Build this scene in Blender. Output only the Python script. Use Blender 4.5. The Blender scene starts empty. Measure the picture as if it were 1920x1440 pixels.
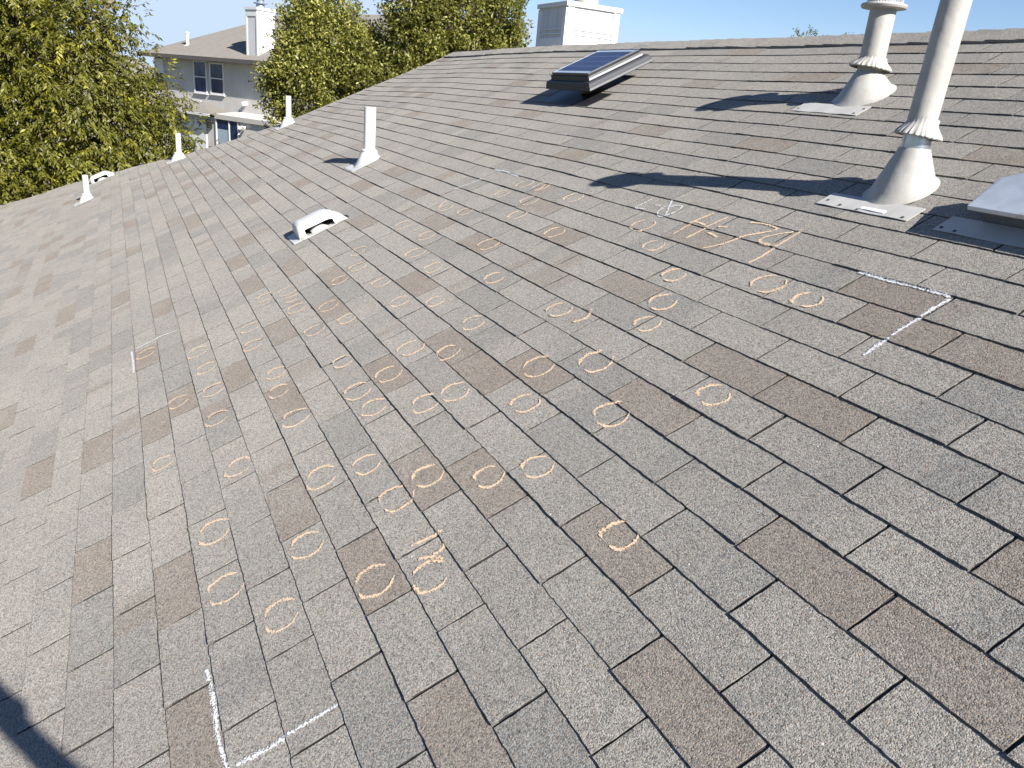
import bpy, math, random
import numpy as np
from mathutils import Vector, Matrix

S = bpy.context.scene
COL = S.collection
rad = math.radians

# ------------------------------------------------------------------ camera, sky, sun
# Roof frame: X along the courses, Y up the slope, Z off the roof.  World: x = X, y = plan, z = height.
PITCH = rad(26.57)
CP, SP = math.cos(PITCH), math.sin(PITCH)
H0 = 4.15
UP = Vector((0.0, SP, CP))            # world up seen in the roof frame


def W(X, Y, Z=0.0):
    return Vector((X, Y * CP - Z * SP, Y * SP + Z * CP + H0))


cam_d = bpy.data.cameras.new("camera")
cam = bpy.data.objects.new("camera", cam_d)
COL.objects.link(cam)
S.camera = cam
fw = Vector((-0.8364669, 0.4297346, -0.3400754))
rt = Vector((0.4275770, 0.8999267, 0.0854977))
dn = Vector((0.3427842, -0.0738923, -0.9365035))
m = Matrix((rt, -dn, -fw)).transposed().to_4x4()
m.translation = Vector((1.347954, -1.369341, 4.904318))
cam.matrix_world = m
cam_d.sensor_width = 36.0
cam_d.lens = 27.656
cam_d.clip_start = 0.05
cam_d.clip_end = 3000.0

SUN_EL, SUN_AZ = rad(33.5), rad(11.8)
world = bpy.data.worlds.new("World")
S.world = world
world.use_nodes = True
wn = world.node_tree
sky = wn.nodes.new("ShaderNodeTexSky")
sky.sky_type = 'NISHITA'
sky.sun_disc = False
sky.sun_elevation = SUN_EL
sky.sun_rotation = math.pi / 2 - SUN_AZ
sky.altitude = 150.0
sky.air_density = 1.0
sky.dust_density = 0.0
sky.ozone_density = 2.0
tnt = wn.nodes.new("ShaderNodeMix")
tnt.data_type = 'RGBA'
tnt.blend_type = 'MULTIPLY'
tnt.inputs[0].default_value = 1.0
tnt.inputs[7].default_value = (0.89, 0.96, 1.16, 1.0)
wn.links.new(sky.outputs[0], tnt.inputs[6])
cap_ = wn.nodes.new("ShaderNodeMix")
cap_.data_type = 'RGBA'
cap_.blend_type = 'DARKEN'
cap_.inputs[0].default_value = 1.0
cap_.inputs[7].default_value = (5.3, 6.6, 8.4, 1.0)
wn.links.new(tnt.outputs[2], cap_.inputs[6])
wn.links.new(cap_.outputs[2], wn.nodes["Background"].inputs[0])
wn.nodes["Background"].inputs[1].default_value = 0.05

sd = bpy.data.lights.new("sun", 'SUN')
sd.energy = 5.0
sd.angle = rad(0.53)
sd.color = (1.0, 0.955, 0.89)
sun = bpy.data.objects.new("sun", sd)
COL.objects.link(sun)
sdir = Vector((math.cos(SUN_EL) * math.cos(SUN_AZ), math.cos(SUN_EL) * math.sin(SUN_AZ), math.sin(SUN_EL)))
sun.rotation_euler = sdir.to_track_quat('Z', 'Y').to_euler()
sun.location = (8, 2, 14)

S.view_settings.view_transform = 'Standard'
S.view_settings.look = 'None'
S.view_settings.exposure = 1.26
S.view_settings.gamma = 1.0


# ------------------------------------------------------------------ node helpers
class NT:
    def __init__(self, name):
        self.m = bpy.data.materials.new(name)
        self.m.use_nodes = True
        self.t = self.m.node_tree
        self.t.nodes.clear()
        self.out = self.t.nodes.new("ShaderNodeOutputMaterial")

    def n(self, typ, **kw):
        nd = self.t.nodes.new("ShaderNode" + typ)
        for k, v in kw.items():
            setattr(nd, k, v)
        return nd

    def set(self, sock, v):
        if isinstance(v, bpy.types.NodeSocket):
            self.t.links.new(v, sock)
        elif v is not None:
            sock.default_value = v

    def math(self, op, a, b=None, c=None, clamp=False):
        nd = self.n("Math", operation=op, use_clamp=clamp)
        self.set(nd.inputs[0], a)
        self.set(nd.inputs[1], b)
        self.set(nd.inputs[2], c)
        return nd.outputs[0]

    def mix(self, f, a, b, blend='MIX'):
        nd = self.n("Mix", data_type='RGBA', blend_type=blend)
        self.set(nd.inputs[0], f)
        self.set(nd.inputs[6], a)
        self.set(nd.inputs[7], b)
        return nd.outputs[2]

    def rng(self, v, a, b, c=0.0, d=1.0, smooth=True):
        nd = self.n("MapRange", interpolation_type='SMOOTHSTEP' if smooth else 'LINEAR')
        for i, q in enumerate((v, a, b, c, d)):
            self.set(nd.inputs[i], q)
        return nd.outputs[0]

    def noise(self, vec, scale, detail=2.0, rough=0.5, dist=0.0):
        nd = self.n("TexNoise")
        self.set(nd.inputs["Vector"], vec)
        self.set(nd.inputs["Scale"], scale)
        self.set(nd.inputs["Detail"], detail)
        self.set(nd.inputs["Roughness"], rough)
        self.set(nd.inputs["Distortion"], dist)
        return nd.outputs[0]

    def bump(self, h, dist, strength=1.0, normal=None):
        nd = self.n("Bump")
        self.set(nd.inputs["Height"], h)
        self.set(nd.inputs["Distance"], dist)
        self.set(nd.inputs["Strength"], strength)
        self.set(nd.inputs["Normal"], normal)
        return nd.outputs[0]

    def bsdf(self, color, rough=0.7, metal=0.0, spec=0.4, normal=None):
        nd = self.n("BsdfPrincipled")
        self.set(nd.inputs["Base Color"], color)
        self.set(nd.inputs["Roughness"], rough)
        self.set(nd.inputs["Metallic"], metal)
        self.set(nd.inputs["Specular IOR Level"], spec)
        self.set(nd.inputs["Normal"], normal)
        return nd

    def attr(self, name):
        nd = self.n("Attribute", attribute_name=name)
        return nd.outputs["Fac"]

    def obj(self):
        return self.n("TexCoord").outputs["Object"]

    def uv(self):
        return self.n("TexCoord").outputs["UV"]

    def done(self, shader):
        s = shader.outputs[0] if hasattr(shader, "outputs") else shader
        self.t.links.new(s, self.out.inputs[0])
        return self.m


def RGB(r, g, b):
    return (r, g, b, 1.0)


def simple(name, col, rough=0.6, metal=0.0, var=0.12, scale=6.0, bump=0.0, bscale=60.0, spec=0.4, dirt=None):
    k = NT(name)
    co = k.obj()
    n1 = k.noise(co, scale, 4.0, 0.6)
    c = k.mix(k.rng(n1, 0.3, 0.7, 0.0, 1.0), RGB(*[x * (1 - var) for x in col]), RGB(*[min(1, x * (1 + var)) for x in col]))
    if dirt:
        n2 = k.noise(co, dirt[1], 6.0, 0.7)
        c = k.mix(k.rng(n2, dirt[2], dirt[2] + 0.12, 0.0, dirt[3]), c, RGB(*dirt[0]))
    nrm = None
    if bump:
        nrm = k.bump(k.noise(co, bscale, 3.0), bump)
    return k.done(k.bsdf(c, rough, metal, spec, nrm))


def shingle_mat(name, far=False, base=0.845):
    k = NT(name)
    uv = k.uv()
    sep = k.n("SeparateXYZ")
    k.set(sep.inputs[0], uv)
    row = k.attr("row")
    r1 = k.attr("rnd")
    cmb = k.n("CombineXYZ")
    k.set(cmb.inputs[0], sep.outputs[0])
    k.set(cmb.inputs[1], k.math('MULTIPLY', row, 7.313))
    v = cmb.outputs[0]
    nb = k.noise(v, 3.1, 1.0)                       # blend drops run along a course
    nl = k.noise(k.n("VectorMath").outputs[0] if False else v, 1.7, 1.0, 0.5, 0.0)
    cmb2 = k.n("CombineXYZ")
    k.set(cmb2.inputs[0], k.math('ADD', sep.outputs[0], 37.7))
    k.set(cmb2.inputs[1], k.math('MULTIPLY', row, 5.117))
    nd = k.noise(cmb2.outputs[0], 2.6, 1.0)
    grey = RGB(0.241 * base, 0.229 * base, 0.210 * base)
    tan = RGB(0.284 * base, 0.267 * base, 0.239 * base)
    blue = RGB(0.206 * base, 0.202 * base, 0.190 * base)
    brown = RGB(0.216 * base, 0.186 * base, 0.157 * base)
    c = k.mix(k.rng(nl, 0.38, 0.62), grey, tan)
    c = k.mix(k.rng(r1, 0.0, 1.0, 0.0, 0.45, False), c, tan)
    bl = k.math('MAXIMUM', k.rng(nd, 0.60, 0.70, 0.0, 0.75), k.rng(r1, 0.14, 0.09, 0.0, 0.7))
    c = k.mix(bl, c, blue)
    br = k.math('MAXIMUM', k.rng(nb, 0.655, 0.72, 0.0, 0.7), k.math('MULTIPLY', k.rng(r1, 0.925, 0.94, 0.0, 1.0), k.rng(k.noise(uv, 5.0, 2.0), 0.30, 0.50, 0.55, 0.92)))
    c = k.mix(br, c, brown)
    big = k.noise(uv, 0.8, 3.0, 0.6)
    c = k.mix(k.rng(big, 0.3, 0.75, 0.0, 0.25), c, RGB(0.30 * base, 0.295 * base, 0.262 * base))
    if not far:
        g1 = k.noise(uv, 260.0, 2.0, 0.7)
        g2 = k.noise(uv, 620.0, 1.0, 0.6)
        vor = k.n("TexVoronoi", feature='F1')
        k.set(vor.inputs["Vector"], uv)
        k.set(vor.inputs["Scale"], 350.0)
        gv = k.n("SeparateColor")
        k.set(gv.inputs[0], vor.outputs["Color"])
        gran = k.rng(gv.outputs[0], 0.0, 1.0, 0.56, 1.44, False)
        mulc = k.n("CombineColor")
        for i in range(3):
            k.set(mulc.inputs[i], gran)
        c = k.mix(1.0, c, mulc.outputs[0], 'MULTIPLY')
        c = k.mix(k.rng(g1, 0.62, 0.72, 0.0, 0.30), c, RGB(0.44, 0.41, 0.36))
        c = k.mix(k.rng(gv.outputs[1], 0.88, 0.93, 0.0, 0.75), c, RGB(0.055, 0.05, 0.05))
        c = k.mix(k.rng(gv.outputs[2], 0.92, 0.96, 0.0, 0.5), c, RGB(0.34, 0.24, 0.17))
        v2 = k.n("TexVoronoi", feature='F1')
        k.set(v2.inputs["Vector"], uv)
        k.set(v2.inputs["Scale"], 13.0)
        s2 = k.n("SeparateColor")
        k.set(s2.inputs[0], v2.outputs["Color"])
        spot = k.math('MULTIPLY', k.math('LESS_THAN', v2.outputs["Distance"], 0.032), k.math('GREATER_THAN', s2.outputs[0], 0.88))
        c = k.mix(k.math('MULTIPLY', spot, 0.8), c, RGB(0.62, 0.61, 0.58))
        scuff = k.math('MULTIPLY', k.rng(k.noise(uv, 7.0, 5.0, 0.7), 0.60, 0.72), 0.35)
        c = k.mix(scuff, c, RGB(0.13, 0.125, 0.115))
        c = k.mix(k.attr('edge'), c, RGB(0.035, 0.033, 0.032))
        h = k.math('ADD', k.math('MULTIPLY', g1, 1.0), k.math('MULTIPLY', k.math('SUBTRACT', 0.5, vor.outputs["Distance"]), 0.8))
        nrm = k.bump(h, 0.0020, 0.75)
        nrm = k.bump(k.noise(uv, 14.0, 3.0, 0.6), 0.006, 0.35, nrm)
    else:
        nrm = None
        mp = k.n("Mapping")
        k.set(mp.inputs[0], uv)
        mp.inputs["Scale"].default_value = (1.0, 9.0, 1.0)
        c = k.mix(k.rng(k.noise(mp.outputs[0], 2.6, 4.0, 0.7), 0.38, 0.62, 0.0, 0.75), c, RGB(0.20 * base, 0.165 * base, 0.135 * base))
        fr_ = k.math('FRACT', k.math('DIVIDE', sep.outputs[1], 0.14))
        c = k.mix(k.rng(fr_, 0.0, 0.16, 0.45, 0.0), c, RGB(0.06, 0.055, 0.05))
    b = k.bsdf(c, 0.9, 0.0, 0.2, nrm)
    k.set(b.inputs['Diffuse Roughness'], 0.36)
    return k.done(b)


def chalk_mat(name, col, bias=0.0):
    k = NT(name)
    uv = k.n("UVMap", uv_map="UVMap").outputs[0]
    sep = k.n("SeparateXYZ")
    k.set(sep.inputs[0], uv)
    across = k.math('ABSOLUTE', k.math('SUBTRACT', sep.outputs[1], 0.5))
    edge = k.rng(across, 0.0, 0.5, 1.0, 0.0, False)
    co = k.obj()
    gr = k.noise(co, 170.0, 3.0, 0.8)
    lo = k.noise(co, 30.0, 2.0, 0.6)
    nz = k.math('ADD', k.math('MULTIPLY', k.math('SUBTRACT', gr, 0.5), 4.6), k.math('MULTIPLY', k.math('SUBTRACT', lo, 0.5), 0.55))
    a = k.rng(k.math('ADD', edge, nz), 0.28 + bias, 0.60 + bias, 0.0, 0.95)
    a = k.math('MULTIPLY', a, k.rng(edge, 0.0, 0.12))
    b = k.bsdf(RGB(*col), 0.95, 0.0, 0.1)
    tr = k.n("BsdfTransparent")
    mx = k.n("MixShader")
    k.set(mx.inputs[0], a)
    k.t.links.new(tr.outputs[0], mx.inputs[1])
    k.t.links.new(b.outputs[0], mx.inputs[2])
    return k.done(mx)


def leaf_mat(name, dark, light, yellow, trans=0.35, rough=0.45):
    k = NT(name)
    r = k.attr("rnd")
    c = k.mix(k.rng(r, 0.0, 0.75, 0.0, 1.0, False), RGB(*dark), RGB(*light))
    c = k.mix(k.rng(r, 0.76, 1.0, 0.0, 1.0), c, RGB(*yellow))
    b = k.bsdf(c, rough, 0.0, 0.45)
    t = k.n("BsdfTranslucent")
    k.set(t.inputs[0], c)
    mx = k.n("MixShader")
    k.set(mx.inputs[0], trans)
    k.t.links.new(b.outputs[0], mx.inputs[1])
    k.t.links.new(t.outputs[0], mx.inputs[2])
    return k.done(mx)


M = {}
M['shingle'] = shingle_mat("asphalt_shingle")
M['far_shingle'] = shingle_mat("far_shingle", True, 0.80)
M['under'] = simple("shingle_underlay", (0.05, 0.048, 0.046), 0.9, bump=0.001, bscale=400)
M['chalk_o'] = chalk_mat("orange_chalk", (0.65, 0.485, 0.33), 0.02)
M['chalk_w'] = chalk_mat("white_chalk", (0.64, 0.65, 0.66), 0.16)
M['pvc'] = simple("painted_pvc", (0.57, 0.56, 0.53), 0.42, var=0.03, scale=9, dirt=((0.5, 0.48, 0.43), 14.0, 0.64, 0.35))
M['flue'] = simple("painted_flue_metal", (0.355, 0.34, 0.31), 0.5, var=0.09, scale=11, bump=0.0030, bscale=13,
                   dirt=((0.22, 0.20, 0.17), 120.0, 0.60, 0.65))
M['plate'] = simple("painted_flashing", (0.42, 0.41, 0.385), 0.55, var=0.06, scale=8, bump=0.001, bscale=18,
                    dirt=((0.27, 0.25, 0.22), 40.0, 0.64, 0.4))
M['boot'] = simple("pale_boot_flashing", (0.47, 0.47, 0.455), 0.55, var=0.10, scale=18, bump=0.001, bscale=30,
                   dirt=((0.33, 0.33, 0.33), 35.0, 0.6, 0.5))
M['steel'] = simple("bare_galvanised_steel", (0.50, 0.53, 0.58), 0.28, metal=0.85, var=0.12, scale=20)
M['worn'] = simple("worn_galvanised_lid", (0.48, 0.52, 0.58), 0.42, metal=0.55, var=0.14, scale=6, bump=0.002, bscale=14,
                   dirt=((0.42, 0.36, 0.29), 9.0, 0.58, 0.55))
M['shaded_steel'] = simple("shaded_flashing_metal", (0.17, 0.175, 0.19), 0.5, metal=0.3, var=0.15, scale=12)  # shadow under the box vent's lid is put into this dark base colour
M['cap_metal'] = simple("grey_blue_cap_metal", (0.22, 0.25, 0.29), 0.45, metal=0.3)
M['rust'] = simple("weathered_tan_band", (0.34, 0.27, 0.20), 0.75, var=0.3, scale=30)
M['screw'] = simple("rusty_screw", (0.06, 0.05, 0.045), 0.6)
M['sealant'] = simple("white_sealant", (0.80, 0.80, 0.78), 0.6, var=0.04)
M['black_metal'] = simple("black_powder_coat", (0.018, 0.018, 0.02), 0.4, var=0.2)
M['dark_metal'] = simple("dark_ribbed_metal", (0.032, 0.034, 0.040), 0.42, metal=0.15, var=0.1)
M['alu'] = simple("aluminium_frame", (0.15, 0.16, 0.18), 0.32, metal=0.7, var=0.05)
M['panel_white'] = simple("panel_backing_white", (0.32, 0.38, 0.46), 0.3, var=0.03)
M['white_trim'] = simple("white_painted_trim", (0.66, 0.655, 0.64), 0.6, var=0.04, scale=4)
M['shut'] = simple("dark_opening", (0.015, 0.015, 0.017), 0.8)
M['fascia'] = simple("tan_rake_board", (0.34, 0.30, 0.26), 0.7, var=0.1)
M['house_wall'] = simple("tan_house_siding", (0.26, 0.23, 0.20), 0.8, var=0.06, scale=2)
M['bark'] = simple("tree_bark", (0.20, 0.165, 0.125), 0.9, var=0.3, scale=9, bump=0.02, bscale=20)
M['bark_pale'] = simple("pale_twig_bark", (0.33, 0.27, 0.23), 0.9, var=0.25, scale=9)
M['leaf_a'] = leaf_mat("narrow_olive_leaf", (0.060, 0.064, 0.010), (0.168, 0.162, 0.020), (0.33, 0.31, 0.040))
M['leaf_b'] = leaf_mat("yellow_green_leaf", (0.088, 0.096, 0.022), (0.285, 0.280, 0.062), (0.52, 0.48, 0.13))
M['leaf_c'] = leaf_mat("dry_leaf", (0.16, 0.10, 0.06), (0.24, 0.16, 0.09), (0.30, 0.22, 0.12))


def cells_mat():
    k = NT("solar_cells")
    uv = k.uv()
    br = k.n("TexBrick", offset=0.0, squash=1.0)
    k.set(br.inputs["Vector"], uv)
    k.set(br.inputs["Color1"], RGB(0.009, 0.015, 0.045))
    k.set(br.inputs["Color2"], RGB(0.012, 0.020, 0.058))
    k.set(br.inputs["Mortar"], RGB(0.10, 0.14, 0.24))
    k.set(br.inputs["Scale"], 1.0)
    k.set(br.inputs["Mortar Size"], 0.012)
    k.set(br.inputs["Brick Width"], 1.0 / 9)
    k.set(br.inputs["Row Height"], 1.0 / 4)
    b = k.bsdf(br.outputs[0], 0.4, 0.0, 0.15)
    k.set(b.inputs["Coat Weight"], 0.1)
    k.set(b.inputs["Coat Roughness"], 0.08)
    return k.done(b)


M['cells'] = cells_mat()


def siding_mat(name, col, step, depth=0.012):
    k = NT(name)
    uv = k.uv()
    sep = k.n("SeparateXYZ")
    k.set(sep.inputs[0], uv)
    f = k.math('FRACT', k.math('DIVIDE', sep.outputs[0], step))
    groove = k.rng(k.math('ABSOLUTE', k.math('SUBTRACT', f, 0.5)), 0.43, 0.48, 0.0, 1.0)
    n1 = k.noise(uv, 1.3, 4.0, 0.6)
    c = k.mix(k.rng(n1, 0.3, 0.7), RGB(*[x * 0.92 for x in col]), RGB(*[x * 1.06 for x in col]))
    c = k.mix(k.math('MULTIPLY', groove, 0.35), c, RGB(*[x * 0.55 for x in col]))
    nrm = k.bump(k.math('MULTIPLY', groove, -1.0), depth)
    return k.done(k.bsdf(c, 0.8, 0.0, 0.3, nrm))


M['siding'] = siding_mat("grey_vertical_siding", (0.53, 0.505, 0.47), 0.2)
M['chase'] = siding_mat("white_chase_siding", (0.58, 0.585, 0.59), 0.25, 0.002)


def glass_mat():
    k = NT("window_glass")
    co = k.obj()
    n1 = k.noise(co, 1.6, 3.0)
    c = k.mix(k.rng(n1, 0.4, 0.65), RGB(0.012, 0.026, 0.075), RGB(0.035, 0.065, 0.15))
    b = k.bsdf(c, 0.08, 0.0, 0.25)
    return k.done(b)


M['glass'] = glass_mat()


def ground_mat():
    k = NT("dry_lawn")
    co = k.obj()
    c = k.mix(k.rng(k.noise(co, 0.25, 5.0), 0.35, 0.65), RGB(0.08, 0.09, 0.03), RGB(0.17, 0.14, 0.08))
    c = k.mix(k.rng(k.noise(co, 12.0, 4.0), 0.3, 0.7, 0.0, 0.5), c, RGB(0.05, 0.06, 0.02))
    return k.done(k.bsdf(c, 0.95, 0.0, 0.1, k.bump(k.noise(co, 30.0, 4.0), 0.05)))


# ------------------------------------------------------------------ object helpers
def tag(o, label=None, cat=None, group=None, kind=None):
    if label:
        o["label"] = label
    if cat:
        o["category"] = cat
    if group:
        o["group"] = group
    if kind:
        o["kind"] = kind
    return o


def empty(name, loc, label, cat, group=None):
    o = bpy.data.objects.new(name, None)
    o.empty_display_size = 0.2
    o.location = loc
    COL.objects.link(o)
    return tag(o, label, cat, group)


class MB:
    """collects shapes in world coordinates and links them as one mesh object"""

    def __init__(self):
        self.v, self.f, self.uv = [], [], []

    def add(self, vs, fs, uvs=None):
        b = len(self.v)
        self.v += [Vector(p) for p in vs]
        for i, f in enumerate(fs):
            self.f.append([b + j for j in f])
            self.uv.append(uvs[i] if uvs else None)
        return self

    def box(self, o, a, b, c):
        """corner o and three edge vectors"""
        o, a, b, c = map(Vector, (o, a, b, c))
        vs = [o, o + a, o + a + b, o + b, o + c, o + a + c, o + a + b + c, o + b + c]
        fs = [(0, 3, 2, 1), (4, 5, 6, 7), (0, 1, 5, 4), (1, 2, 6, 5), (2, 3, 7, 6), (3, 0, 4, 7)]
        if a.cross(b).dot(c) < 0:
            fs = [f[::-1] for f in fs]
        la, lb, lc = a.length, b.length, c.length
        qa = [(0, 0), (0, lb), (la, lb), (la, 0)]
        uvs = [qa, [(0, 0), (la, 0), (la, lb), (0, lb)], [(0, 0), (la, 0), (la, lc), (0, lc)],
               [(0, 0), (lb, 0), (lb, lc), (0, lc)], [(0, 0), (la, 0), (la, lc), (0, lc)], [(0, 0), (lb, 0), (lb, lc), (0, lc)]]
        return self.add(vs, fs, uvs)

    def prism(self, poly, ext):
        """polygon (list of points) extruded by ext"""
        ext = Vector(ext)
        n = len(poly)
        vs = [Vector(p) for p in poly] + [Vector(p) + ext for p in poly]
        fs = [list(range(n))[::-1], list(range(n, 2 * n))]
        fs += [(i, (i + 1) % n, n + (i + 1) % n, n + i) for i in range(n)]
        return self.add(vs, fs)

    def lathe(self, base, axis, prof, n=32, rfun=None, cap=True):
        """prof: list of (radius, height) ; rfun(angle,i)->scale"""
        axis = Vector(axis).normalized()
        t = Vector((1, 0, 0)) if abs(axis.x) < 0.8 else Vector((0, 1, 0))
        e1 = axis.cross(t).normalized()
        e2 = axis.cross(e1)
        vs, fs = [], []
        for i, (r, h) in enumerate(prof):
            for j in range(n):
                a = 2 * math.pi * j / n
                s = rfun(a, i) if rfun else 1.0
                vs.append(Vector(base) + axis * h + (e1 * math.cos(a) + e2 * math.sin(a)) * (r * s))
        for i in range(len(prof) - 1):
            for j in range(n):
                k = (j + 1) % n
                fs.append((i * n + j, i * n + k, (i + 1) * n + k, (i + 1) * n + j))
        if cap:
            fs.append(tuple(range(n))[::-1])
            fs.append(tuple(range((len(prof) - 1) * n, len(prof) * n)))
        return self.add(vs, fs)

    def tube(self, pts, radii, n=6):
        pts = [Vector(p) for p in pts]
        vs, fs = [], []
        for i, p in enumerate(pts):
            d = (pts[min(i + 1, len(pts) - 1)] - pts[max(i - 1, 0)]).normalized()
            t = Vector((0, 0, 1)) if abs(d.z) < 0.9 else Vector((1, 0, 0))
            e1 = d.cross(t).normalized()
            e2 = d.cross(e1)
            r = radii[i] if isinstance(radii, (list, tuple)) else radii
            for j in range(n):
                a = 2 * math.pi * j / n
                vs.append(p + (e1 * math.cos(a) + e2 * math.sin(a)) * r)
        for i in range(len(pts) - 1):
            for j in range(n):
                k = (j + 1) % n
                fs.append((i * n + j, (i + 1) * n + j, (i + 1) * n + k, i * n + k))
        fs.append(tuple(range(n)))
        fs.append(tuple(range((len(pts) - 1) * n, len(pts) * n))[::-1])
        return self.add(vs, fs)

    def build(self, name, mat, parent=None, smooth=False, bevel=0.0, label=None, seg=2):
        org = Vector((0, 0, 0))
        q = parent
        while q is not None:
            org += q.location
            q = q.parent
        me = bpy.data.meshes.new(name)
        me.from_pydata([tuple(p - org) for p in self.v], [], self.f)
        ul = me.uv_layers.new(name="UVMap")
        li = 0
        for pi, f in enumerate(self.f):
            u = self.uv[pi]
            for k in range(len(f)):
                if u:
                    ul.data[li].uv = u[k]
                li += 1
        me.materials.append(mat)
        if smooth:
            me.shade_smooth()
        me.update()
        o = bpy.data.objects.new(name, me)
        COL.objects.link(o)
        if parent is not None:
            o.parent = parent
        if bevel:
            b = o.modifiers.new("bevel", 'BEVEL')
            b.width = bevel
            b.segments = seg
            b.limit_method = 'ANGLE'
            b.angle_limit = rad(35)
        if smooth:
            try:
                me.set_sharp_from_angle(angle=rad(40))
            except Exception:
                pass
        if label:
            o["label"] = label
        return o


def np_mesh(name, V, Q, mat, parent=None, attrs=None, uv=None, smooth=False):
    """V (n,3), Q (m,4) quads; attrs: dict name -> (m,) face floats; uv (m*4,2)"""
    me = bpy.data.meshes.new(name)
    V = np.asarray(V, np.float32)
    Q = np.asarray(Q, np.int32)
    org = Vector((0, 0, 0))
    q = parent
    while q is not None:
        org += q.location
        q = q.parent
    V = V - np.array(org, np.float32)
    me.vertices.add(len(V))
    me.vertices.foreach_set("co", V.ravel())
    me.loops.add(Q.size)
    me.loops.foreach_set("vertex_index", Q.ravel())
    me.polygons.add(len(Q))
    me.polygons.foreach_set("loop_start", np.arange(0, Q.size, 4, dtype=np.int32))
    me.update(calc_edges=True)
    if uv is not None:
        ul = me.uv_layers.new(name="UVMap")
        ul.data.foreach_set("uv", np.asarray(uv, np.float32).ravel())
    for k, a in (attrs or {}).items():
        at = me.attributes.new(k, 'FLOAT', 'FACE')
        at.data.foreach_set("value", np.asarray(a, np.float32))
    me.materials.append(mat)
    me.validate()
    if smooth:
        me.shade_smooth()
    else:
        me.shade_flat()
    o = bpy.data.objects.new(name, me)
    COL.objects.link(o)
    if parent is not None:
        o.parent = parent
    return o


# ------------------------------------------------------------------ ground and lawn
g = MB()
g.add([(-900, -900, 0), (900, -900, 0), (900, 900, 0), (-900, 900, 0)], [(0, 1, 2, 3)])
lawn = g.build("ground", ground_mat())
tag(lawn, kind="structure")

# ------------------------------------------------------------------ the roof we stand on
E_, T_, OFF = 0.127, 0.3048, 5.0 / 12.0
RAKE = [(3.05, -8.51), (2.44, -8.73), (1.77, -9.02), (1.21, -9.17), (0.78, -9.26), (0.38, -9.48), (0.12, -9.71),
        (-0.14, -9.95), (-0.62, -10.46), (-1.11, -10.95), (-1.71, -11.62), (-2.3, -12.48), (-2.91, -12.97), (-3.51, -13.79), (-4.10, -14.4)]
RY = np.array([q[0] for q in RAKE][::-1])
RX = np.array([q[1] for q in RAKE][::-1])
Y_EAVE, Y_RIDGE, X_RIGHT = -3.81, 2.825, 5.2


def rake_x(Y):
    return np.interp(Y, RY, RX)


def sst(a, b, x):
    t = np.clip((np.asarray(x, float) - a) / (b - a), 0, 1)
    return t * t * (3 - 2 * t)


def base_z(X, Y):
    """droop towards the rake plus a gentle sag of the deck"""
    e = np.asarray(X, float) - rake_x(Y)
    d = 0.055 * (1 - sst(0, 3.0, e)) * sst(-1.7, -0.3, Y) * (1 - 0.4 * sst(1.5, 2.8, Y))
    wv = 0.0022 * np.sin(np.asarray(X) * 2.1 + 0.7) * np.sin(np.asarray(Y) * 1.7 + 1.1) + 0.0012 * np.sin(np.asarray(X) * 5.15 + np.asarray(Y) * 2.3)
    return -d + wv


def Wn(X, Y, Z):
    return np.stack([X, Y * CP - Z * SP, Y * SP + Z * CP + H0], -1)


HB = 0.0048


def top_z(X, Y):
    fr = np.asarray(Y) / E_ - np.floor(np.asarray(Y) / E_)
    return base_z(X, Y) + 0.0008 + (HB - 0.0008) * (1 - fr)


house = empty("house", (-3, -0.7, 0), "single storey house whose grey brown shingled roof fills the foreground, covered in chalk rings", "house")
rng = np.random.default_rng(7)
# tabs of the brown blend drop, as (tab, course)
BROWN = [(-31,-18),(-28,-7),(-26,-14),(-22,-18),(-22,-16),(-22,-8),(-21,4),(-20,-13),(-20,-4),(-20,13),(-18,-18),(-18,-1),(-17,-11),(-17,-6),(-17,12),(-16,-7),(-15,-12),(-14,-16),(-14,-7),(-14,1),(-13,-14),(-13,-5),(-13,3),(-12,-12),(-12,-11),(-12,-1),(-12,9),(-11,-9),(-11,-7),(-11,-4),(-11,2),(-11,12),(-10,-14),(-10,-5),(-9,-8),(-9,1),(-9,11),(-8,-12),(-8,-2),(-7,-9),(-7,-5),(-7,1),(-6,-12),(-6,-3),(-6,4),(-6,8),(-5,-8),(-5,-6),(-5,-3),(-5,3),(-4,-5),(-4,-2),(-4,11),(-3,-8),(-3,2),(-3,16),(-2,-4),(-2,-1),(-2,5),(-2,20),(-1,-5),(-1,1),(-1,11),(0,-2),(0,1),(0,17),(1,-2),(1,4),(1,5),(2,0),(2,4),(2,20),(3,12),(3,18)]
BROWN = set(BROWN)


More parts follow.
